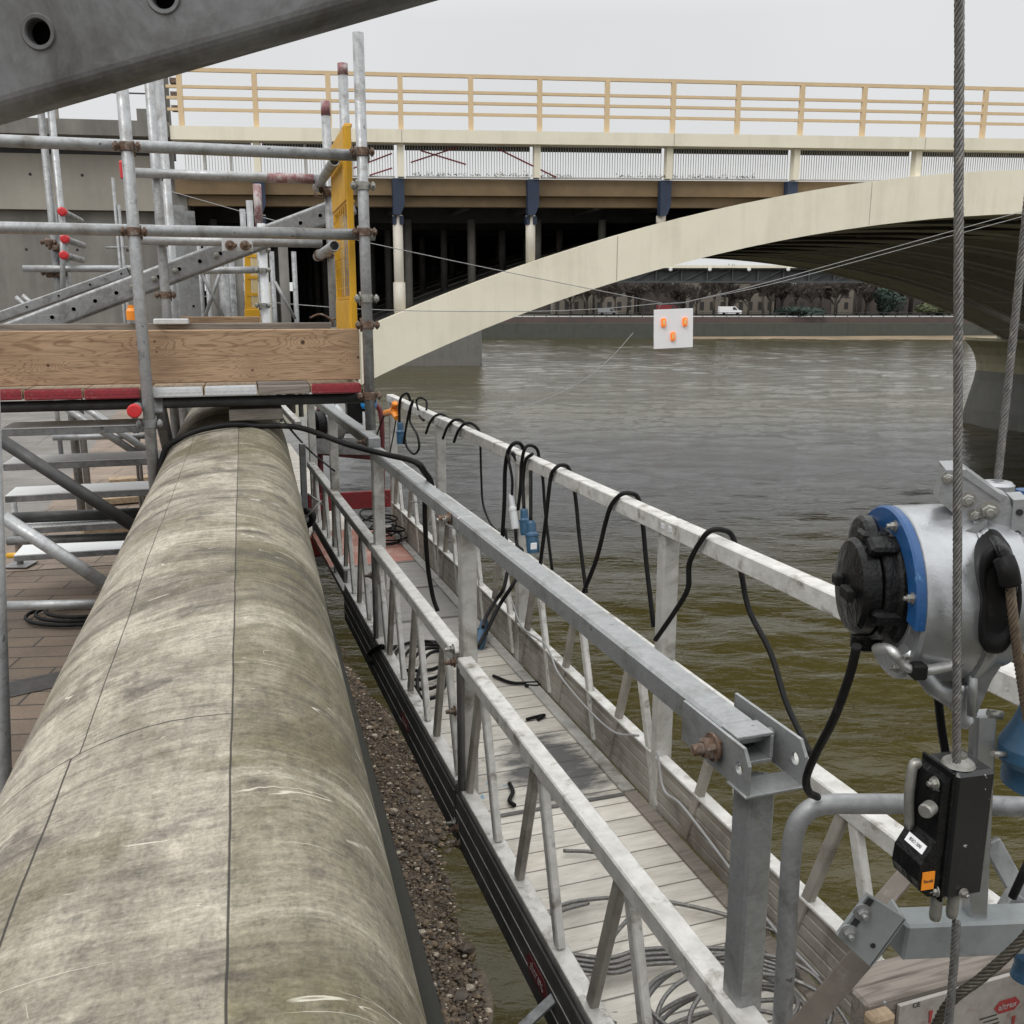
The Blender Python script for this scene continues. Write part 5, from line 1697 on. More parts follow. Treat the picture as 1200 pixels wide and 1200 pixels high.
# bumper roller on the wall side
rl = thing('wall_roller', 'black rubber bumper roller on an upright bracket between the coping and the platform', 'roller', FW.onS(358, 607, .56), FW.rotz)
c = FW.onS(358, 607, .56)
ax = (-FW.d * .9 - FW.r * .35).normalized()
MB().lathe(c - ax * .03, ax, [(.018, 0), (.050, 0), (.058, .008), (.058, .052), (.050, .06), (.026, .06)], 28).build('tyre', M['black'], rl)
MB().lathe(c - ax * .028, ax, [(0, 0), (.026, 0), (.028, .066), (.012, .072), (0, .072)], 18).build('hub', M['galv_dull'], rl)
MB().bar(c + UP * .03 + FW.d * .02, FW.onS(354, 520, .56), .035, .035, up=FW.d, ch=.004).build('upright', M['galv_dull'], rl)
MB().bar(c - UP * .03 + FW.d * .02, c - UP * .22 + FW.d * .02, .035, .035, up=FW.d, ch=.004).build('leg', M['galv_dull'], rl)
MB().path([c + ax * .05, c + ax * .02 + FW.r * .10 + UP * .10], .006, 8).build('pin', M['zinc'], rl)
MB().path([c + FW.r * .02 + UP * .14, c + FW.r * .10 + UP * .07], .006, 8).build('pin', M['zinc'], rl)

# ================================================================== CABLES AND CONNECTORS ON THE PLATFORM
def W3(l): return [FW.onS(x, y, s) for x, y, s in l]
def cable(pts, r, label, name='cable', mat='black', group='black cables on the platform rails', n=8):
    P_ = smooth_path(pts, n)
    return solo(name, MB().path(P_, r, 8), M[mat], label, 'cable', group, P_[0])
RC = .0085
cable(W3([(768, 750, 1.37), (790, 718, 1.40), (806, 690, 1.415), (808, 660, 1.415), (822, 633, 1.415)]) + [FW.onS(833, 622, 1.43), FW.onS(847, 621, 1.46), FW.onS(859, 630, 1.493)] + W3([(868, 668, 1.50), (878, 715, 1.5), (903, 765, 1.5), (922, 825, 1.48), (950, 884, 1.45)]), RC,
      'black cable looped over the near right guard rail, closest to the hoist')
cable(W3([(684, 694, 1.38), (699, 655, 1.40), (709, 615, 1.415), (716, 593, 1.415)]) + W3([(727, 580, 1.43), (738, 578, 1.46), (748, 584, 1.493), (753, 612, 1.5), (758, 665, 1.5), (766, 735, 1.5)]), RC,
      'black cable looped over the right guard rail just left of its near post')
cable(W3([(633, 662, 1.39), (639, 615, 1.40), (645, 562, 1.415), (650, 550, 1.42), (658, 545, 1.45), (667, 550, 1.493), (674, 580, 1.5), (679, 630, 1.5), (687, 695, 1.5)]), RC,
      'black cable looped over the right rail between the blue plugs and the near post')
cable(W3([(632, 548, 1.49), (636, 560, 1.5), (639, 600, 1.5), (647, 668, 1.5)]), .007, 'thin dark cable hanging behind the right rail beside the blue plugs')
cable(W3([(588, 640, 1.40), (591, 590, 1.41), (592, 550, 1.415), (596, 528, 1.415), (604, 519, 1.44), (612, 523, 1.49), (615, 538, 1.50), (608, 541, 1.44), (600, 530, 1.41)]), .010,
      'thick black cable knotted round the right rail above the white inline plug')
cable(W3([(594, 530, 1.41), (600, 560, 1.415), (600, 580, 1.41)]), .007, 'short lead running down into the white inline plug')
cable(W3([(607, 598, 1.40), (610, 570, 1.41), (611, 545, 1.415), (615, 526, 1.415), (622, 522, 1.45), (630, 528, 1.49), (632, 545, 1.5)]), .008, 'black lead going up over the rail from behind the left blue plug')
cable(W3([(614, 597, 1.39), (613, 565, 1.405), (616, 540, 1.415), (624, 532, 1.42)]), .008, 'black lead of the left blue plug')
cable(W3([(622, 610, 1.37), (622, 575, 1.39), (622, 552, 1.41)]), .008, 'black lead of the right blue plug')
cable(W3([(604, 620, 1.40), (606, 638, 1.40), (612, 646, 1.39), (600, 655, 1.39), (595, 640, 1.41), (592, 620, 1.42)]), .008, 'black lead looping below the white inline plug')
cable(W3([(595, 668, 1.36), (590, 690, 1.32), (580, 705, 1.28), (570, 722, 1.20), (566, 735, 1.15)]), .009, 'black cable sloping to the blue plug on the deck')
cable(W3([(606, 676, 1.36), (598, 690, 1.32), (585, 710, 1.28), (570, 740, 1.18), (560, 758, 1.10)]), .009, 'second black cable sloping down past the blue plug on the deck')
cable(W3([(563, 522, 1.49), (564, 560, 1.5), (566, 590, 1.5), (573, 610, 1.5), (580, 620, 1.49)]), .006, 'thin cable hanging alone from the middle of the right rail')
for i, (x, y, lab) in enumerate([(507, 496, 'cable turn round the right rail nearest its second far post'), (527, 502, 'loose cable turn round the right rail, left one of a close pair'), (540, 506, 'loose cable turn round the right rail, right one of a close pair')]):
    cable(W3([(x - 8, y + 12, 1.41), (x - 3, y - 1, 1.415), (x + 4, y - 9, 1.43), (x + 12, y - 10, 1.47), (x + 20, y - 4, 1.495), (x + 23, y + 4, 1.5)]), .0085, lab)
cable(W3([(468, 495, 1.41), (468, 478, 1.415), (470, 466, 1.42), (477, 461, 1.46), (481, 470, 1.49)]), .010, 'black lead going up from the far blue plug over the rail')
cable(W3([(473, 520, 1.40), (476, 500, 1.41), (480, 480, 1.42), (484, 470, 1.43), (480, 492, 1.42), (489, 510, 1.42), (491, 525, 1.42), (485, 532, 1.42), (477, 524, 1.42), (474, 512, 1.42)]), .008, 'teardrop loop of cable hanging beside the far blue plug')
cable(W3([(490, 480, 1.42), (488, 470, 1.42), (493, 466, 1.43), (500, 472, 1.46), (497, 492, 1.43), (491, 487, 1.42)]), .007, 'small cable ring on the right rail between the far plug and second post')
cable(W3([(454, 482, 1.40), (448, 492, 1.38), (441, 512, 1.35), (436, 530, 1.3)]), .006, 'thin cable hanging left from the orange plug')
cable(W3([(465, 485, 1.40), (461, 510, 1.40), (456, 535, 1.38)]), .005, 'thin cable hanging straight down from the orange plug')
cable(W3([(498, 578, .95), (498, 610, .96), (501, 660, 1.0), (507, 698, 1.03), (513, 716, 1.05)]), .011, 'thick black cable hanging from the left guard rail down to the deck')
# heavy cable draped over the coping on to the rail
def cz(s):
    a = .345 if s < s0 else .185 + .012 * 4.2
    q = min(1, abs(s - s0) / a)
    sn = (1 - q ** (1 / .86 * 2)) ** .5 if q < 1 else 0
    return ztop - bv + bv * sn ** .86
pts = [FP.w(-.62, 4.30, 5.72), FP.w(-.47, 4.30, 5.98), FP.w(-.41, 4.30, 6.18)] + [FP.w(s, 4.32 + .012 * math.sin(s * 7), cz(s) + .014) for s in (-.36, -.30, -.22, -.12, -.04)]
pts += [FP.w(.03, 4.31, cz(.03) + .016), FP.onT(350, 501, 4.2), FP.onT(405, 520, 3.95), FP.onT(450, 532, 3.9)] + [FW.onS(486, 541, .80), FW.onS(498, 554, .84), FW.onS(505, 566, .88), FW.onS(508, 590, .90)]
cable(pts, .0125, 'heavy black cable draped across the coping and on to the left guard rail', group=None)
cable([FP.onT(330, 488, 5.6), FP.onT(342, 505, 5.4)] + W3([(365, 530, .78), (392, 552, .76)]), .006, 'thin dark cable sagging below the scaffold boards towards the lattice rail', group=None)
cable(W3([(436, 778, .76), (432, 768, .77), (437, 762, .78), (447, 757, .79), (452, 760, .82), (470, 757, .95)]) + [FW.onZ(500, 752, ZF + .012), FW.onZ(512, 757, ZF + .012)], .011, 'black cable looped over the dark toe beam on the wall side', group=None)
mb = MB()
rr = random.Random(8)
for k in range(4):
    c = FW.onZ(493 + 5 * k, 768 + 7 * k, ZF + .012 + .012 * k)
    pts = [c + Vector((math.cos(a) * (.13 - .02 * k), math.sin(a) * (.22 + .03 * k), .006 * math.sin(3 * a))) for a in [2 * PI * i / 26 for i in range(27)]]
    mb.path(pts, .0085, 7)
solo('cable_coil', mb, M['black'], 'black cable coiled on the deck behind the lattice rail', 'cable', None, FW.onZ(500, 775, ZF))
cable([FW.onZ(*p, ZF + .012) for p in ((578, 792), (600, 800), (625, 800), (636, 799), (630, 804), (615, 803))], .008, 'short black cable end lying on the deck near the right toe board', group=None)
cable([FW.onZ(*p, ZF + .012) for p in ((597, 918), (601, 928), (597, 938), (603, 944))], .008, 'small dark cord scrap on the deck near the blue paint stain', group=None)
cable([FW.onZ(*p, ZF + .010) for p in ((617, 843), (628, 840), (638, 838), (630, 843))], .007, 'small dark cord scrap on the deck by the tar stain', group=None)
mb = MB()
rr = random.Random(77)
for k in range(9):
    c = FW.w(1.28 + rr.uniform(-.06, .05), 6.85 + rr.uniform(-.12, .15), ZF + .015 + .018 * k)
    A_, B_, tl, ph = rr.uniform(.08, .14), rr.uniform(.10, .20), rr.uniform(-.25, .35), rr.uniform(0, 6)
    pts = [c + FW.r * (math.cos(a) * A_) + FW.d * (math.sin(a) * B_) + UP * (abs(tl) * A_ + tl * A_ * math.cos(a + ph)) for a in [2 * PI * q / 22 + ph for q in range(rr.randint(15, 22))]]
    mb.path(pts, .007, 6)
solo('cable_coil', mb, M['black'], 'dark cable bundle piled at the far end of the red deck', 'cable', None, FW.w(1.33, 6.9, ZF))
cable([FW.onZ(*p, ZF + .012) for p in ((455, 622), (470, 622), (487, 626), (494, 634), (480, 634), (455, 637), (430, 640))], .009, 'black cable trailing across the red deck', group=None)
cable(W3([(560, 640, 1.40), (552, 632, 1.40), (545, 625, 1.40), (520, 612, 1.4), (505, 590, 1.4), (480, 588, 1.40)]), .0045, 'thin grey wire strung along the far right lattice', mat='wire', group=None)
cable(W3([(600, 705, 1.405), (612, 735, 1.40), (640, 757, 1.40), (655, 790, 1.40), (690, 832, 1.405), (720, 858, 1.405), (748, 862, 1.41)]), .0045, 'thin grey wire sagging along the middle of the right lattice', mat='wire', group=None)
cable(W3([(770, 880, 1.40), (778, 925, 1.40), (800, 945, 1.40), (850, 1010, 1.40), (905, 1085, 1.40), (960, 1145, 1.41)]), .0045, 'thin grey wire running down along the near right toe board', mat='wire', group=None)
def plug(pts, r, mat, label, name='plug'):
    a, b = pts
    d = (b - a); L = d.length
    t = thing(name, label, 'plug', a)
    MB().lathe(a, d, [(0, 0), (r * .6, 0), (r * .72, L * .08), (r * .78, L * .35), (r, L * .42), (r, L * .92), (r * .93, L), (0, L)], 16).build('body', M[mat], t)
    MB().lathe(a + d * .40, d, [(r * 1.02, 0), (r * 1.12, L * .02), (r * 1.12, L * .08), (r * 1.02, L * .10)], 16).build('collar', M[mat], t)
    return t
plug((FW.onS(614, 596, 1.39), FW.onS(616, 627, 1.39)), .024, 'blue_dark', 'dark blue plug hanging from the right rail, left of a pair')
t = plug((FW.onS(622, 610, 1.36), FW.onS(625, 648, 1.36)), .028, 'blue_dark', 'dark blue plug with a pale label, right of the hanging pair')
q = FW.onS(625.5, 640, 1.33)
MB().box(q, (.028, .003, .028), FW.R, .001).build('plug_label', M['white'], t)
plug((FW.onS(599, 579, 1.41), FW.onS(604, 620, 1.41)), .019, 'white_band', 'white inline plug hanging by the right rail post')
plug((FW.onS(469, 495, 1.40), FW.onS(470, 520, 1.40)), .030, 'blue_dark', 'blue plug hanging at the far end of the right rail')
plug((FW.onZ(568, 728, ZF + .10), FW.onZ(561, 757, ZF + .025)), .030, 'blue_dark', 'dark blue plug standing on the deck by the right toe board')
t = thing('orange_plug', 'orange three way plug hanging at the far end of the right rail', 'plug', FW.onS(460, 480, 1.40))
c = FW.onS(461, 482, 1.40)
for e in (FW.onS(452, 484, 1.38), FW.onS(463, 473, 1.40), FW.onS(465, 489, 1.40)):
    MB().lathe(c + (c - e) * .3, e - c, [(0, 0), (.022, 0), (.024, .02), (.024, (e - c).length * 1.3), (.018, (e - c).length * 1.4), (0, (e - c).length * 1.4)], 14).build('socket', M['orange'], t)

# ================================================================== WIRE ROPES
def twisted(pts, R, turns_per_m=28, strands=6, sub=10, mb=None):
    P_ = smooth_path(pts, 14) if len(pts) > 2 else [Vector(pts[0]) + (Vector(pts[1]) - Vector(pts[0])) * (i / 40) for i in range(41)]
    L = [0.0]
    for i in range(1, len(P_)):
        L.append(L[-1] + (P_[i] - P_[i - 1]).length)
    tot = L[-1]
    N = max(8, int(tot * turns_per_m * sub))
    mb = mb or MB()
    Q, j = [], 0
    for i in range(N + 1):
        s = tot * i / N
        while j < len(L) - 2 and L[j + 1] < s: j += 1
        f = (s - L[j]) / max(1e-9, L[j + 1] - L[j])
        Q.append(P_[j].lerp(P_[j + 1], f))
    T = [(Q[min(N, i + 1)] - Q[max(0, i - 1)]).normalized() for i in range(N + 1)]
    x = T[0].orthogonal().normalized()
    F = []
    for i in range(N + 1):
        x = (x - T[i] * x.dot(T[i])).normalized()
        F.append((x.copy(), T[i].cross(x)))
    for k in range(strands):
        st_ = []
        for i in range(N + 1):
            a = 2 * PI * (k / strands + tot * turns_per_m * i / N)
            st_.append(Q[i] + F[i][0] * (math.cos(a) * R * .62) + F[i][1] * (math.sin(a) * R * .62))
        mb.path(st_, R * .40, 5, cap=False)
    mb.path(Q, R * .45, 5)
    return mb
YH = 1.04
solo('suspension_rope', twisted([at(1121, 893, YH) + (at(1125, -160, YH) - at(1121, 893, YH)) * 3.0, at(1121, 893, YH)], .0052, 26, sub=8), M['rope'], 'steel wire rope running straight up from the black safety device', 'rope', 'steel wire ropes of the hoist', at(1122, 893, YH))
solo('suspension_rope', twisted([at(1168, 574, 1.22) + (at(1236, -60, 1.22) - at(1168, 574, 1.22)) * 4.0, at(1168, 574, 1.22)], .0052, 26, sub=8), M['rope'], 'steel wire rope slanting up to the right from the hoist inlet', 'rope', 'steel wire ropes of the hoist', at(1168, 574, 1.22))
solo('rope_tail', twisted([at(1121, 1080, YH), at(1117, 1140, YH), at(1110, 1215, YH)], .0055, 26), M['rope'], 'wire rope tail hanging below the black safety device', 'rope', None, at(1121, 1080, YH))
solo('rope_loop', twisted([at(1225, 1068, 1.05), at(1195, 1105, 1.05), at(1150, 1146, 1.06), at(1112, 1176, 1.07), at(1085, 1225, 1.09)], .0066, 20), M['rope_dark'], 'dark thick wire rope curving across the end board nameplate', 'rope', None, at(1200, 1095, 1.05))
solo('hoist_rope_tail', twisted([at(1182, 672, 1.035), at(1187, 720, 1.035), at(1193, 770, 1.05), at(1204, 845, 1.08)], .0058, 24), M['rope_tan'], 'tan oily wire rope coming out of the black rubber guide of the hoist', 'rope', None, at(1186, 720, 1.1))
solo('thin_cable', MB().path(smooth_path([at(1098, 800, 1.24), at(1103, 850, 1.24), at(1112, 905, 1.24)], 5), .006, 7), M['black'], 'black cable hanging behind the rope between hoist and safety device', 'cable', None, at(1098, 800, 1.24))
cable([at(1004, 757, 1.10), at(996, 790, 1.12), at(978, 840, 1.16), at(955, 885, 1.22), at(945, 912, 1.26), at(948, 928, 1.29), at(958, 934, 1.32)], .006, 'black cable dropping from the hoist end cap to the mid rail', group=None)
# coil of wire rope on the near deck
mb = MB()
rr = random.Random(2)
cc = FW.w(1.08, 1.62, ZF)
for k in range(9):
    R1, R2 = rr.uniform(.16, .25), rr.uniform(.10, .16)
    off = FW.r * rr.uniform(-.05, .08) + FW.d * rr.uniform(-.06, .06)
    ph = rr.uniform(0, 6.28)
    tilt = rr.uniform(-.04, .05)
    pts = [cc + off + FW.r * (R1 * math.cos(a)) + FW.d * (R2 * math.sin(a)) + UP * (.014 + .010 * k + tilt * math.cos(a + ph) + abs(tilt)) for a in [2 * PI * i / 20 + ph for i in range(20)]]
    P_ = smooth_path(pts + [pts[0]], 4)
    mb.path(P_, .0058, 6)
pts = [FW.onZ(*p, ZF + .03) for p in ((635, 1078), (660, 1060), (700, 1053), (745, 1052), (790, 1058), (850, 1072), (920, 1096), (950, 1120))]
mb.path(smooth_path(pts, 6), .0062, 7)
pts = [FW.onZ(*p, ZF + .03) for p in ((640, 1090), (652, 1070), (690, 1058))]
mb.path(smooth_path(pts, 6), .0062, 7)
pts = [FW.onZ(*p, ZF + .05) for p in ((735, 1078), (718, 1100), (708, 1140), (695, 1165), (700, 1190), (722, 1200))]
mb.path(smooth_path(pts, 6), .0062, 7)
pts = [FW.onZ(*p, ZF + .02) for p in ((660, 997), (690, 998), (720, 1004), (745, 1020), (757, 1034), (768, 1056))]
mb.path(smooth_path(pts, 6), .0062, 7)
pts = [FW.onZ(*p, ZF + .04) for p in ((672, 1135), (720, 1140), (760, 1130), (830, 1128), (880, 1132), (940, 1150))]
for k in range(4):
    mb.path(smooth_path([q + FW.d * .012 * k + UP * .006 * k for q in pts], 6), .006, 6)
pts = [FW.onZ(*p, ZF + .04) for p in ((850, 1110), (858, 1085), (868, 1060))]
mb.path(smooth_path(pts, 6), .004, 6)
solo('rope_coil', mb, M['rope'], 'tangled coil of steel wire rope lying on the near white deck boards', 'rope', None, cc)

# ================================================================== NEAR END: stirrup, end board, hoist, safety device
M['grey_paint'] = simple('grey_painted_steel', (.235, .255, .255), .45, .1, (.19, .205, .205), 30, (.12, .12, .115), 20, .6, .72)
stir = thing('end_stirrup', 'bent grey tube stirrup with bolted cross beam at the near end of the platform', 'stirrup', FW.w(1.15, 1.1, 5.3), FW.rotz)
YS = 1.33
MB().path(smooth_path([at(913, 1260, YS), at(921, 1120, YS), at(926, 1020, YS), at(931, 975, YS), at(945, 952, YS), at(968, 943, YS), at(1020, 942, YS), at(1120, 943, YS), at(1240, 947, YS)], 8), .0155, 16).build('hoop', M['galv_dull'], stir)
a, b = at(985, 1091, 1.17), at(1240, 1086, 1.22)
MB().bar(at(1050, 1094, 1.18), b, .045, .056, ch=.004).build('cross_beam', M['grey_paint'], stir)
# tilted gusset with slotted bolts
gc = at(1040, 1092, 1.13)
vd = view(gc)
gco = [at(*q, 1.13) for q in ((981, 1097), (1017, 1049), (1061, 1077), (1020, 1133))]
gn = (gco[1] - gco[0]).cross(gco[3] - gco[0]).normalized()
if gn.dot(vd) < 0: gn = -gn
mb = MB()
mb.add(gco + [q - gn * .007 for q in gco], [(0, 1, 2, 3), (7, 6, 5, 4), (0, 4, 5, 1), (1, 5, 6, 2), (2, 6, 7, 3), (3, 7, 4, 0)])
mb.build('gusset', M['grey_paint'], stir)
MB().bar(gco[2] - gn * .022, gco[3] - gn * .022, .005, .044, up=gn, ch=.001).build('gusset_flange', M['grey_paint'], stir)
for q in (at(1010, 1068, 1.128), at(994, 1092, 1.128)):
    mb = MB()
    mb.lathe(q, gn, [(.012, 0), (.012, .0022), (0, .0023)], 18)
    mb.hexbolt(q + gn * .001, gn, .0075, .0075, .006)
    mb.build('bolt', M['galv_dull'], stir)
    d_ = (gco[1] - gco[0]).normalized()
    MB().bar(q + d_ * .010 + gn * .0006, q + d_ * .022 + gn * .0006, .009, .001, up=gn).build('bolt_slot', M['hole'], stir)
MB().disc(at(1023, 1108, 1.128) + gn * .0005, gn, .0035, .001).build('bolt_hole', M['hole'], stir)
M['brown_steel'] = simple('dirty_brown_steel', (.21, .185, .16), .6, .2, (.14, .12, .10), 12, (.30, .28, .25), 12, .55, .72)
MB().bar(at(1030, 1098, 1.22), at(900, 1250, 1.30), .035, .02, up=vd, ch=.002).build('diagonal', M['brown_steel'], stir)
MB().bar(at(1022, 1072, 1.24), at(1092, 990, 1.36), .026, .02, up=vd, ch=.002).build('diagonal', M['brown_steel'], stir)
MB().bar(at(1160, 985, 1.3), at(1222, 1096, 1.24), .028, .02, up=vd, ch=.002).build('diagonal', M['galv_dull'], stir)
MB().bar(at(1178, 1052, 1.25), at(1205, 1072, 1.25), .03, .02, up=vd, ch=.002).build('diagonal', M['galv_dull'], stir)
MB().path([at(1210, 1000, 1.22), at(1186, 1052, 1.22)], .006, 8).build('strut_rod', M['black'], stir)
# upright box tube that carries the safety device
MB().bar(at(1152, 835, 1.20), at(1140, 1110, 1.20), .026, .026, up=(0, 1, 0), ch=.002).build('mast', M['silver'], stir)
MB().path([at(1158, 836, 1.19), at(1174, 838, 1.19)], .006, 10).build('mast_pin', M['zinc'], stir)
# end board with name plate
eb = thing('end_board', 'weathered grey timber end board carrying a metal nameplate with a red oval sign', 'board', FW.onT(1090, 1170, 1.16), FW.rotz)
e0 = FW.onT(1090, 1162, 1.16)
zt = e0.z
sE = e0.dot(FW.r)
MB().box(FW.w(sE + .10, 1.19, zt - .055), (.46, .045, .11), FW.R, .005).build('board', M['wood_old'], eb)
MB().box(FW.w(sE + .10, 1.235, zt - .010), (.46, .05, .02), FW.R, .004).build('board_cap', M['wood_old'], eb)
MB().box(FW.w(sE - .112, 1.155, zt - .022), (.050, .03, .028), FW.R, .006).build('chipped_block', M['wood_pale'], eb)
M['plate_metal'] = simple('scratched_nameplate', (.40, .375, .345), .55, .25, (.31, .285, .26), 30, (.22, .12, .10), 18, .57, .72)
f = lambda px, py: FW.onT(px, py, 1.150)
pa = f(1120, 1200)
MB().box(FW.w(sE + .105, 1.161, zt - .068), (.345, .008, .115), FW.R, .001).build('nameplate', M['plate_metal'], eb)
M['ink'] = simple('dark_lettering', (.05, .045, .042), .6, 0, (.03, .028, .026), 60)
M['ink_red'] = simple('red_lettering', (.33, .04, .04), .6, 0, (.25, .03, .03), 60)
tp = FW.w(0, 1.1565, 0)
def onpl(px, py): return FW.onT(px, py, 1.1562)
text_mesh('CE', .014, onpl(1074, 1178), FW.r, UP, M['ink'], eb)
hexsign(onpl(1180, 1178), FW.r, UP, -FW.d, .062, .027, M['ink_red'], eb, 'sign_panel', .001)
text_mesh('altrex', .018, onpl(1180, 1178) - FW.d * .0015, FW.r, UP, M['ink_pale'], eb)
for k in range(3):
    MB().box(onpl(1158 + 3 * k, 1192 + 4 * k), (.04 - .006 * k, .001, .0022), FW.R).build('printed_line', M['ink'], eb)
for px, py in ((1090, 1192), (1187, 1198)):
    MB().prism([(-.004, .014), (.004, .014), (.002, -.012), (-.002, -.012)], onpl(px, py), FW.r, UP, -FW.d, .001).build('arrow_mark', M['ink_red'], eb)
MB().disc(onpl(1037, 1176), FW.d, .004, .004).build('rivet', M['galv_dull'], eb)

# ---- black overspeed safety device
cn = at(1122, 908, YH)
bd = Vector((math.sin(math.atan(.47)), math.cos(math.atan(.47)), 0))
br_ = Vector((bd.y, -bd.x, 0))
al = math.radians(38)
e1 = br_ * math.cos(al) + bd * math.sin(al)
e2 = -br_ * math.sin(al) + bd * math.cos(al)
HB = .170
Rb = Matrix((e1, e2, UP)).transposed()
sdv = thing('safety_device', 'chipped glossy black safety device on the wire rope, with a small orange label', 'safety device', cn - UP * HB)
def chipped():
    m, nt, p, oc = newmat('chipped_black_paint')
    ch_ = noise(nt, oc, 120, 3, .7)
    zone = noise(nt, oc, 16, 3)
    k = math_(nt, 'MULTIPLY', mrange(nt, ch_, .665, .69), mrange(nt, zone, .50, .60))
    c = mixc(nt, k, (.013, .013, .014), (.50, .50, .49))
    nt.links.new(c, p.inputs['Base Color'])
    p.inputs['Roughness'].default_value = .30
    nt.links.new(bump(nt, noise(nt, oc, 40, 5), .15, .004), p.inputs['Normal'])
    return m
M['chipped'] = chipped()
c0 = cn + e1 * .028 + e2 * .030 - UP * HB / 2
MB().box(c0, (.056, .060, HB), Rb, .005).build('case', M['chipped'], sdv)
MB().box(c0 - e1 * .031, (.004, .060, HB + .004), Rb, .001).build('gasket', M['black_gloss'], sdv)
mb = MB()
poly = [(.0, -.006), (.010, -.010), (.012, -.03), (.012, -.088), (.030, -.118), (.032, -.140), (.028, -.153), (.016, -.163), (0, -.165)]
mb.prism(poly, cn - e1 * .0055 + e2 * .003, -e1, UP, e2, .052)
mb.build('cover', M['black_gloss'], sdv)
MB().box(cn - e1 * .018 + e2 * .016 - UP * .030, (.012, .022, .026), Rb, .006).build('handle_boss', M['black_gloss'], sdv)
MB().lathe(cn - e1 * .024 + e2 * .010 - UP * .045, -e1 * .9 - e2 * .5, [(0, 0), (.009, 0), (.009, .014), (.0075, .017), (0, .017)], 16).build('knob', M['zinc'], sdv)
mb = MB().path(smooth_path([cn - e1 * .014 + e2 * .052 - UP * .010, cn - e1 * .022 + e2 * .052 - UP * .012, cn - e1 * .025 + e2 * .050 - UP * .05, cn - e1 * .022 + e2 * .048 - UP * .095], 5), .0065, 10)
mb.build('lever', M['zinc'], sdv)
for q, d_, r_ in ((cn - e1 * .018 + e2 * .014 - UP * .016, -e1, .006), (cn - e1 * .008 + e2 * .006 - UP * (HB - .012), -e1, .006), (cn + e1 * .026 - UP * (HB - .008) - e2 * .001, -e2, .005), (cn + e1 * .058 + e2 * .02 - UP * .02, e1, .005), (cn + e1 * .058 + e2 * .02 - UP * .034, e1, .005), (cn + e1 * .058 + e2 * .02 - UP * .16, e1, .005)):
    MB().hexbolt(q, d_, r_, r_ * .9).build('bolt', M['zinc'], sdv)
MB().lathe(cn + e1 * .018 + e2 * .022 + UP * .001, UP, [(.020, 0), (.018, .004), (.009, .010), (.009, .014), (0, .014)], 20).build('rope_inlet', M['zinc'], sdv)
for dx in (.0, .020):
    MB().lathe(cn + e1 * dx * 1.2 + e2 * .012 - UP * (HB + .034), UP, [(.006, 0), (.0075, .006), (.0075, .034)], 12).build('rope_outlet', M['zinc'], sdv)
lo = cn - e1 * (.0055 + .018) + e2 * .0024 - UP * .140
MB().box(lo - e2 * .0002, (.017, .0012, .024), Rb).build('warning_label', M['orange'], sdv)
text_mesh('Secalt', .0058, lo - e2 * .0012, e1, UP, M['ink'], sdv, depth=.0002)
lt = cn - e1 * (.0055 + .030) + e2 * .014 - UP * .102
dl = (-e1 * .018 - UP * .030).normalized()
nl = (UP * .018 - e1 * .030).normalized()
Rl = Matrix((dl, e2, nl)).transposed()
MB().box(cn - e1 * (.0055 + .021) + e2 * .026 - UP * .103 + nl * .0012, (.012, .034, .0012), Rl).build('white_label', M['white'], sdv)
text_mesh('BSO 500', .0062, cn - e1 * (.0055 + .021) + e2 * .026 - UP * .103 + nl * .0021, e2 * -1, -dl, M['ink'], sdv, depth=.0002)

# ---- hoist
YW = 1.18
ax = Vector((-1, .03, 0)).normalized()
rc = at(1043, 693, YW)                                # centre of the left rim
hoist = thing('wire_rope_hoist', 'silver electric wire rope hoist with black end cap and blue guard', 'hoist', rc + ax * -.06)
RD = .112
hz_ = Vector((0, -1, 0))
mb = MB()
mb.lathe(rc, -ax, [(0, -.001), (.078, -.001), (.080, 0), (RD - .004, 0), (RD, .004), (RD + .002, .05), (RD + .003, .090), (RD - .004, .100), (RD - .016, .108), (RD - .02, .130), (.085, .140), (0, .140)], 56)
mb.build('drum_housing', M['silver'], hoist)
MB().lathe(rc - ax * .075, -ax, [(RD + .003, 0), (RD + .007, .003), (RD + .007, .010), (RD + .003, .013)], 56).build('casting_rib', M['silver'], hoist)
cp = rc + UP * .008
mb = MB()
mb.lathe(cp + ax * .001, ax, [(.076, 0), (.076, .010), (.073, .013), (.070, .015), (.070, .025), (.067, .028), (.065, .029)], 44)
mb.lathe(cp + ax * .030, ax, [(.060, 0), (.063, .003), (.063, .018), (.058, .024), (.040, .027), (.018, .029), (0, .029)], 44)
mb.build('end_cap', M['black_gloss'], hoist)
for a, rr_, wz in ((88, .067, .03), (60, .071, .028), (150, .065, .02), (-20, .067, .02), (215, .066, .025), (-95, .061, .034)):
    aa = math.radians(a)
    dr_ = hz_ * math.cos(aa) + UP * math.sin(aa)
    tg = -hz_ * math.sin(aa) + UP * math.cos(aa)
    MB().box(cp + ax * .027 + dr_ * rr_, (.015, wz, .038), Matrix((dr_, tg, ax)).transposed(), .004).build('cap_lug', M['black_gloss'], hoist)
aa = math.radians(112)
dr_ = hz_ * math.cos(aa) + UP * math.sin(aa)
MB().lathe(cp + dr_ * .050 + ax * .022, ax, [(.040, 0), (.042, .004), (.042, .014), (.038, .018), (.028, .020), (0, .020)], 32).build('terminal_cover', M['black_gloss'], hoist)
MB().box(cp + ax * .064 - UP * -.004 + hz_ * -.012, (.012, .016, .014), None, .002).build('latch', M['black'], hoist)
MB().box(cp + ax * .066 + hz_ * .030 - UP * .002, (.010, .03, .016), None, .002).build('latch', M['black'], hoist)
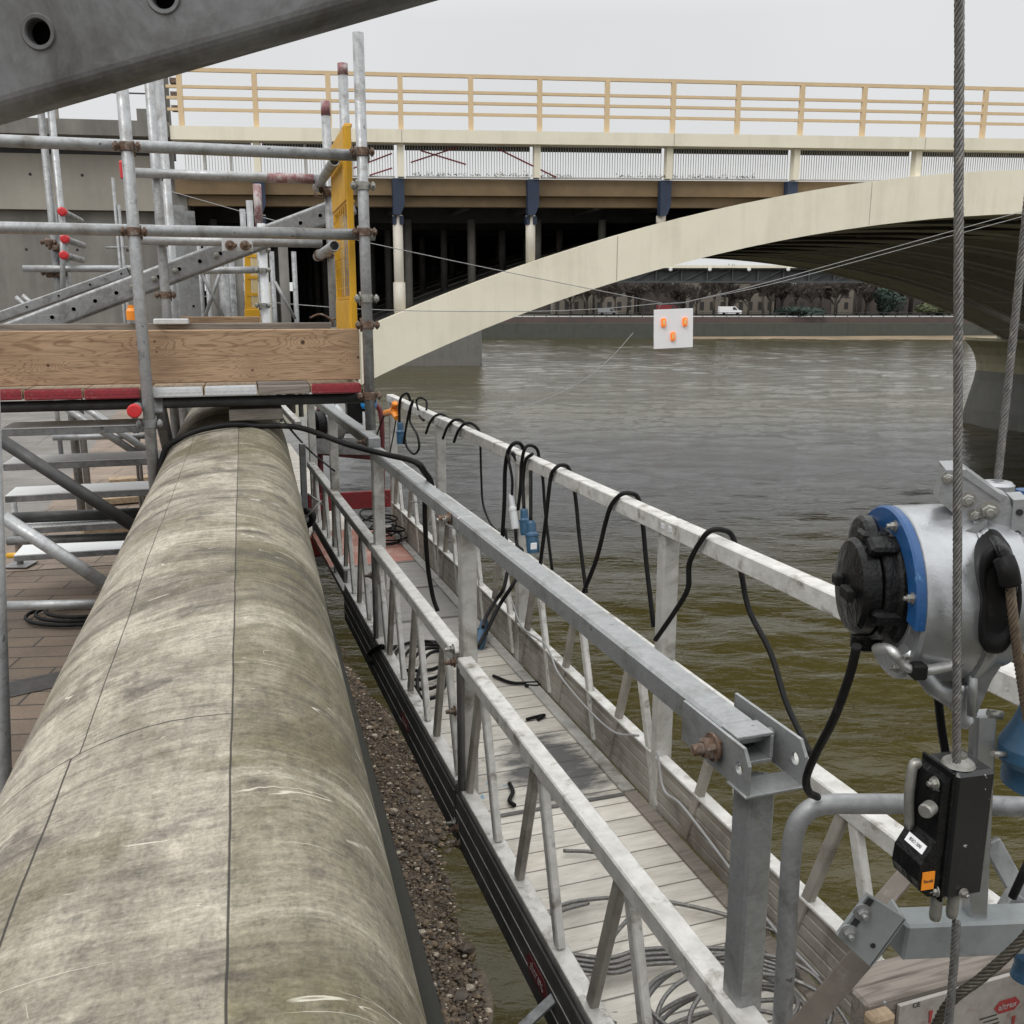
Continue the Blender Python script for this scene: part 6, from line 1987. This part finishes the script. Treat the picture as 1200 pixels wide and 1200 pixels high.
MB().lathe(cp + ax * .02 - UP * .070 - hz_ * .02, -UP, [(.016, 0), (.018, .006), (.018, .022), (.011, .026), (0, .026)], 16).build('cable_gland', M['black_gloss'], hoist)
# blue guard: a thick arc plate on the rim
mb = MB()
n = 34
a0_, a1_ = math.radians(-8), math.radians(128)
vs = []
for i in range(n + 1):
    a = a0_ + (a1_ - a0_) * i / n
    d_ = hz_ * math.cos(a) + UP * math.sin(a)
    for (r_, h_) in ((.083, .001), (.083, .011), (.1095, .012), (.112, .009), (.112, .001)):
        vs.append(rc + d_ * r_ + ax * h_)
fs = [(i * 5 + k, i * 5 + (k + 1) % 5, i * 5 + 5 + (k + 1) % 5, i * 5 + 5 + k) for i in range(n) for k in range(5)] + [(0, 1, 2, 3, 4), tuple(n * 5 + k for k in range(5))]
mb.add(vs, fs)
mb.build('blue_guard', M['blue'], hoist)
mb = MB()
for a, r_, h_ in ((12, .097, .011), (74, .097, .011), (-38, .097, .0), (-62, .099, 0), (122, .097, .011)):
    aa = math.radians(a)
    MB().hexbolt(rc + (hz_ * math.cos(aa) + UP * math.sin(aa)) * r_ + ax * h_, ax, .0055, .006, .004).build('guard_bolt', M['zinc'], hoist)
# top casting: ramp, bracket plate with bolts
V = lambda px, py, Y=1.14: at(px, py, Y)
face_n = Vector((-.30, -.95, 0)).normalized()
face_x = Vector((.95, -.30, 0)).normalized()
o = V(1150, 640, 1.13)
k_ = 1 / 905.0
def P2(px, py): return ((px - 1150) * k_, (640 - py) * k_)
mb = MB()
mb.prism([P2(*q) for q in ((1100, 590), (1106, 558), (1126, 556), (1160, 578), (1172, 583), (1178, 600), (1178, 640), (1172, 654), (1158, 640), (1140, 633), (1118, 640), (1098, 632), (1104, 618), (1120, 606))], o, face_x, UP, -face_n, .045)
mb.build('bracket_casting', M['silver'], hoist)
MB().prism([P2(*q) for q in ((1106, 556), (1126, 554), (1166, 582), (1164, 588), (1124, 562), (1108, 562))], o + face_n * .004, face_x, UP, -face_n, .075).build('top_flange', M['silver'], hoist)
MB().prism([P2(*q) for q in ((1095, 632), (1118, 626), (1142, 612), (1150, 606), (1150, 612), (1140, 622), (1118, 634))], o + face_n * .022, face_x, UP, -face_n, .04).build('casting_web', M['silver'], hoist)
MB().prism([P2(*q) for q in ((1176, 585), (1190, 583), (1192, 700), (1178, 690))], o + face_n * .006, face_x, UP, -face_n, .05).build('mount_plate', M['silver'], hoist)
for py in (598, 622):
    MB().disc(o + face_x * P2(1183, py)[0] + UP * P2(1183, py)[1] + face_n * .0065, face_n, .004, .003).build('plate_hole', M['hole'], hoist)
mb = MB()
for px, py, r_ in ((1109, 565, .006), (1131, 588, .0075), (1153, 599, .009), (1140, 605, .006)):
    q = o + face_x * P2(px, py)[0] + UP * P2(px, py)[1]
    mb.hexbolt(q, face_n, r_, r_, r_ * .7)
mb.build('bracket_bolt', M['zinc'], hoist)
MB().lathe(V(1167, 582, 1.20), UP, [(0, 0), (.020, 0), (.021, .002), (.021, .016), (.017, .020), (.008, .021), (.008, .018), (0, .018)], 26).build('rope_inlet', M['silver'], hoist)
# right housing and gearbox
c = V(1135, 690, 1.16)
MB().lathe(c + Vector((-.02, 0, 0)), -ax, [(.098, 0), (.100, .01), (.098, .05), (.088, .066), (.05, .070), (0, .070)], 44).build('side_housing', M['silver'], hoist)
MB().prism([P2(*q) for q in ((1126, 634), (1180, 640), (1198, 700), (1196, 760), (1178, 800), (1166, 846), (1140, 846), (1118, 800), (1112, 740))], o + face_n * -.012, face_x, UP, -face_n, .05).build('lower_casting', M['silver'], hoist)
MB().path(smooth_path([V(1128, 800, 1.12), V(1126, 836, 1.12), V(1134, 848, 1.12)], 5), .010, 10).build('casting_lug', M['silver'], hoist)
MB().path([V(1140, 778, 1.10), V(1139, 838, 1.10)], .006, 8).build('casting_lug', M['silver'], hoist)
MB().path([V(1060, 760, 1.11), V(1095, 806, 1.11), V(1120, 822, 1.11)], .012, 10).build('casting_lug', M['silver'], hoist)
MB().lathe(V(1222, 690, 1.2), Vector((0.3, 1, 0)), [(0, -.09), (.06, -.09), (.075, -.07), (.075, .12), (0, .12)], 36).build('gearbox', M['silver'], hoist)
# rubber rope guide
bo = [(1147, 647), (1163, 632), (1177, 632), (1184, 643), (1193, 673), (1195, 700), (1190, 727), (1180, 753), (1167, 762), (1150, 757), (1145, 733), (1148, 700), (1144, 673)]
cbx, cby = sum(p[0] for p in bo) / len(bo), sum(p[1] for p in bo) / len(bo)
def blob(outline, Y0, layers, mat, nm):
    mb = MB()
    n = len(outline)
    fine = []
    for i in range(n):
        p0_, p1_, p2_, p3_ = (outline[(i + q) % n] for q in (-1, 0, 1, 2))
        for f in (0, .33, .66):
            h = lambda a, b, c, d: .5 * (2 * b + (c - a) * f + (2 * a - 5 * b + 4 * c - d) * f * f + (3 * b - a - 3 * c + d) * f ** 3)
            fine.append((h(p0_[0], p1_[0], p2_[0], p3_[0]), h(p0_[1], p1_[1], p2_[1], p3_[1])))
    m_ = len(fine)
    base_ = [V(px, py, Y0) for px, py in fine]
    ctr = sum(base_, Vector()) / m_
    vs = []
    for sc_, dp in layers:
        vs += [ctr + (q - ctr) * sc_ + face_n * dp for q in base_]
    fs = [(a * m_ + k, a * m_ + (k + 1) % m_, (a + 1) * m_ + (k + 1) % m_, (a + 1) * m_ + k) for a in range(len(layers) - 1) for k in range(m_)]
    mb.add(vs, fs, True)
    o_ = len(layers) - 1
    mb.add(vs[o_ * m_:], [tuple(range(m_))], True)
    return mb.build(nm, mat, hoist)
blob(bo, 1.07, ((1.0, -.05), (1.0, .012), (.97, .018), (.90, .021), (.72, .021), (.66, .016), (.60, .016)), M['black'], 'rubber_boot')
blob([(1163, 634), (1178, 636), (1188, 655), (1190, 684), (1183, 700), (1174, 690), (1170, 664)], 1.055, ((1.0, -.02), (1.0, .012), (.92, .020), (.75, .024), (.3, .025)), M['black_gloss'], 'boot_cover')
mb = MB()
mb.path(smooth_path([V(1176, 655, 1.04), V(1181, 668, 1.032), V(1184, 684, 1.032)], 5), .012, 14)
mb.build('boot_spout', M['black'], hoist)
# flexible conduit
P_ = smooth_path([rc + ax * .030 - UP * .062 + hz_ * .045, V(1044, 762, 1.08), V(1058, 779, 1.075), V(1078, 786, 1.075), V(1104, 782, 1.08), V(1130, 775, 1.09), V(1152, 775, 1.12)], 12)
MB().path(P_, lambda q: .0060 + .0006 * (1 if int(q * 140) % 2 else -1), 12).build('conduit', M['tin'], hoist)
MB().box(V(1076, 786, 1.073), (.018, .018, .020), None, .003).build('conduit_clip', M['black'], hoist)
# blue motor to the right
mot = thing('hoist_motor', 'dark blue motor housing cut off by the right edge of the photo below the hoist', 'motor', V(1190, 870, 1.18))
MB().lathe(V(1216, 822, 1.18), (.03, 0, -1), [(0, 0), (.018, .0), (.028, .03), (.044, .062), (.045, .078), (.040, .088), (0, .088)], 30).build('cowl', M['blue_dark'], mot)
MB().lathe(V(1226, 880, 1.2), (.0, 0, -1), [(0, 0), (.05, .0), (.052, .02), (.052, .05), (.04, .058), (0, .058)], 30).build('base', M['blue_dark'], mot)
MB().path([V(1163, 883, 1.16), V(1180, 884, 1.17)], .004, 8).build('bolt', M['zinc'], mot)
m2 = thing('blue_fitting', 'small bright blue fitting at the right edge beside the slanting rope', 'fitting', V(1200, 580, 1.25))
MB().lathe(V(1206, 574, 1.25), (0, 0, -1), [(0, 0), (.016, 0), (.018, .01), (.018, .05), (0, .05)], 20).build('body', M['blue'], m2)
m3 = thing('blue_fitting', 'rounded blue fitting at the bottom right edge below the cross beam', 'fitting', V(1202, 1130, 1.25))
MB().lathe(V(1206, 1112, 1.28), (0, 0, -1), [(0, 0), (.014, 0), (.020, .012), (.018, .03), (.022, .05), (0, .05)], 20).build('body', M['blue_dark'], m3)

# ================================================================== NEAR BEAM across the top left corner
YB = .93
d0 = Vector((146.7, -42.6)).normalized()
def onl(k): return at(45 + d0.x * k, 37.5 + d0.y * k, YB)
a, b = onl(-330), onl(1250)
nb = thing('near_beam', 'large grey perforated steel beam crossing the top left corner close to the viewer', 'steel beam', a)
L1 = (onl(0) - a).length
L2 = (onl(152.3) - onl(0)).length
vd = view(at(200, 20, YB)); vd.z = 0; vd.normalize()
M['near_steel'] = galv('scuffed_beam_steel', (.21, .215, .22), (.135, .138, .142), .5, .45, (.07, .066, .06))
soldier(a, b, vd, .114, .036, L2, nb, M['near_steel'], .0108, start=L1 % L2 if L1 % L2 > .05 else L1 % L2 + L2, lip=.02)

# ================================================================== HANGING SIGN AND SPAN WIRES
ps = [face(*q, off=-.5) for q in ((766, 363), (812, 361), (812, 407), (766, 409))]
sg = thing('navigation_sign', 'white square board with three orange lamps hung on wires under the arch', 'sign', (ps[0] + ps[1]) / 2)
cx = (ps[0] + ps[1] + ps[2] + ps[3]) / 4
ex = (ps[1] - ps[0]).normalized(); ey = (ps[0] - ps[3]).normalized(); en = ex.cross(ey)
if en.y > 0: en = -en
Rs = Matrix((ex, en, ey)).transposed()
MB().box(cx, ((ps[1] - ps[0]).length, .03, (ps[0] - ps[3]).length), Rs, .004).build('panel', M['white'], sg)
def lampmat():
    m = simple('lit_orange_lamp', (.85, .16, .02), .3)
    p = m.node_tree.nodes['Principled BSDF']
    p.inputs['Emission Color'].default_value = (1, .24, .03, 1)
    p.inputs['Emission Strength'].default_value = .45
    return m
M['lamp'] = lampmat()
M['lamp_core'] = simple('lamp_core', (.95, .62, .25), .3)
for px, py in ((777, 378), (802, 377), (788, 394)):
    q = face(px, py, off=-.5) + en * .05
    lp = MB().box(q, (.13, .08, .23), Rs, .03).build('lamp', M['lamp'], sg)
    MB().box(q + en * .041, (.06, .012, .13), Rs, .005).build('lamp_lens', M['lamp_core'], lp)
mb = MB()
for k in (-.4, .4):
    mb.bar(cx + ex * k + ey * .53, cx + ex * k * .8 + ey * .68, .02, .02)
mb.bar(cx - ex * .42 + ey * .64, cx + ex * .42 + ey * .66, .03, .03)
mb.build('hanger', M['galv_dull'], sg)
top = cx + ey * .66
WG = 'thin wires strung across under the arch'
def span(pts, label, r=.011):
    P_ = smooth_path(pts, 6)
    solo('span_wire', MB().path(P_, r, 6), M['wire'], label, 'wire', WG, P_[0])
fo = -.55
span([face(192, 222, fo), face(320, 258, fo), face(430, 284, fo), face(600, 320, fo), top - ex * .3], 'thin wire sloping down to the sign from the upper left of the dark void')
span([face(215, 345, fo), face(420, 362, fo), face(600, 365, fo), face(700, 362, fo), top - ex * .3], 'nearly level thin wire reaching the sign from the left')
span([top + ex * .3, face(880, 336, fo), face(1000, 303, fo), face(1205, 246, fo), face(1300, 220, fo)], 'upper thin wire rising from the sign to the right')
span([top + ex * .3, face(900, 334, fo), face(1020, 302, fo), face(1205, 252, fo), face(1300, 228, fo)], 'lower thin wire rising from the sign to the right')
span([face(742, 390, fo), face(715, 420, fo), face(680, 448, fo), face(630, 471, fo), face(575, 486, fo), face(540, 488, fo)], 'dark slack wire sagging below the sign towards the platform', .009)
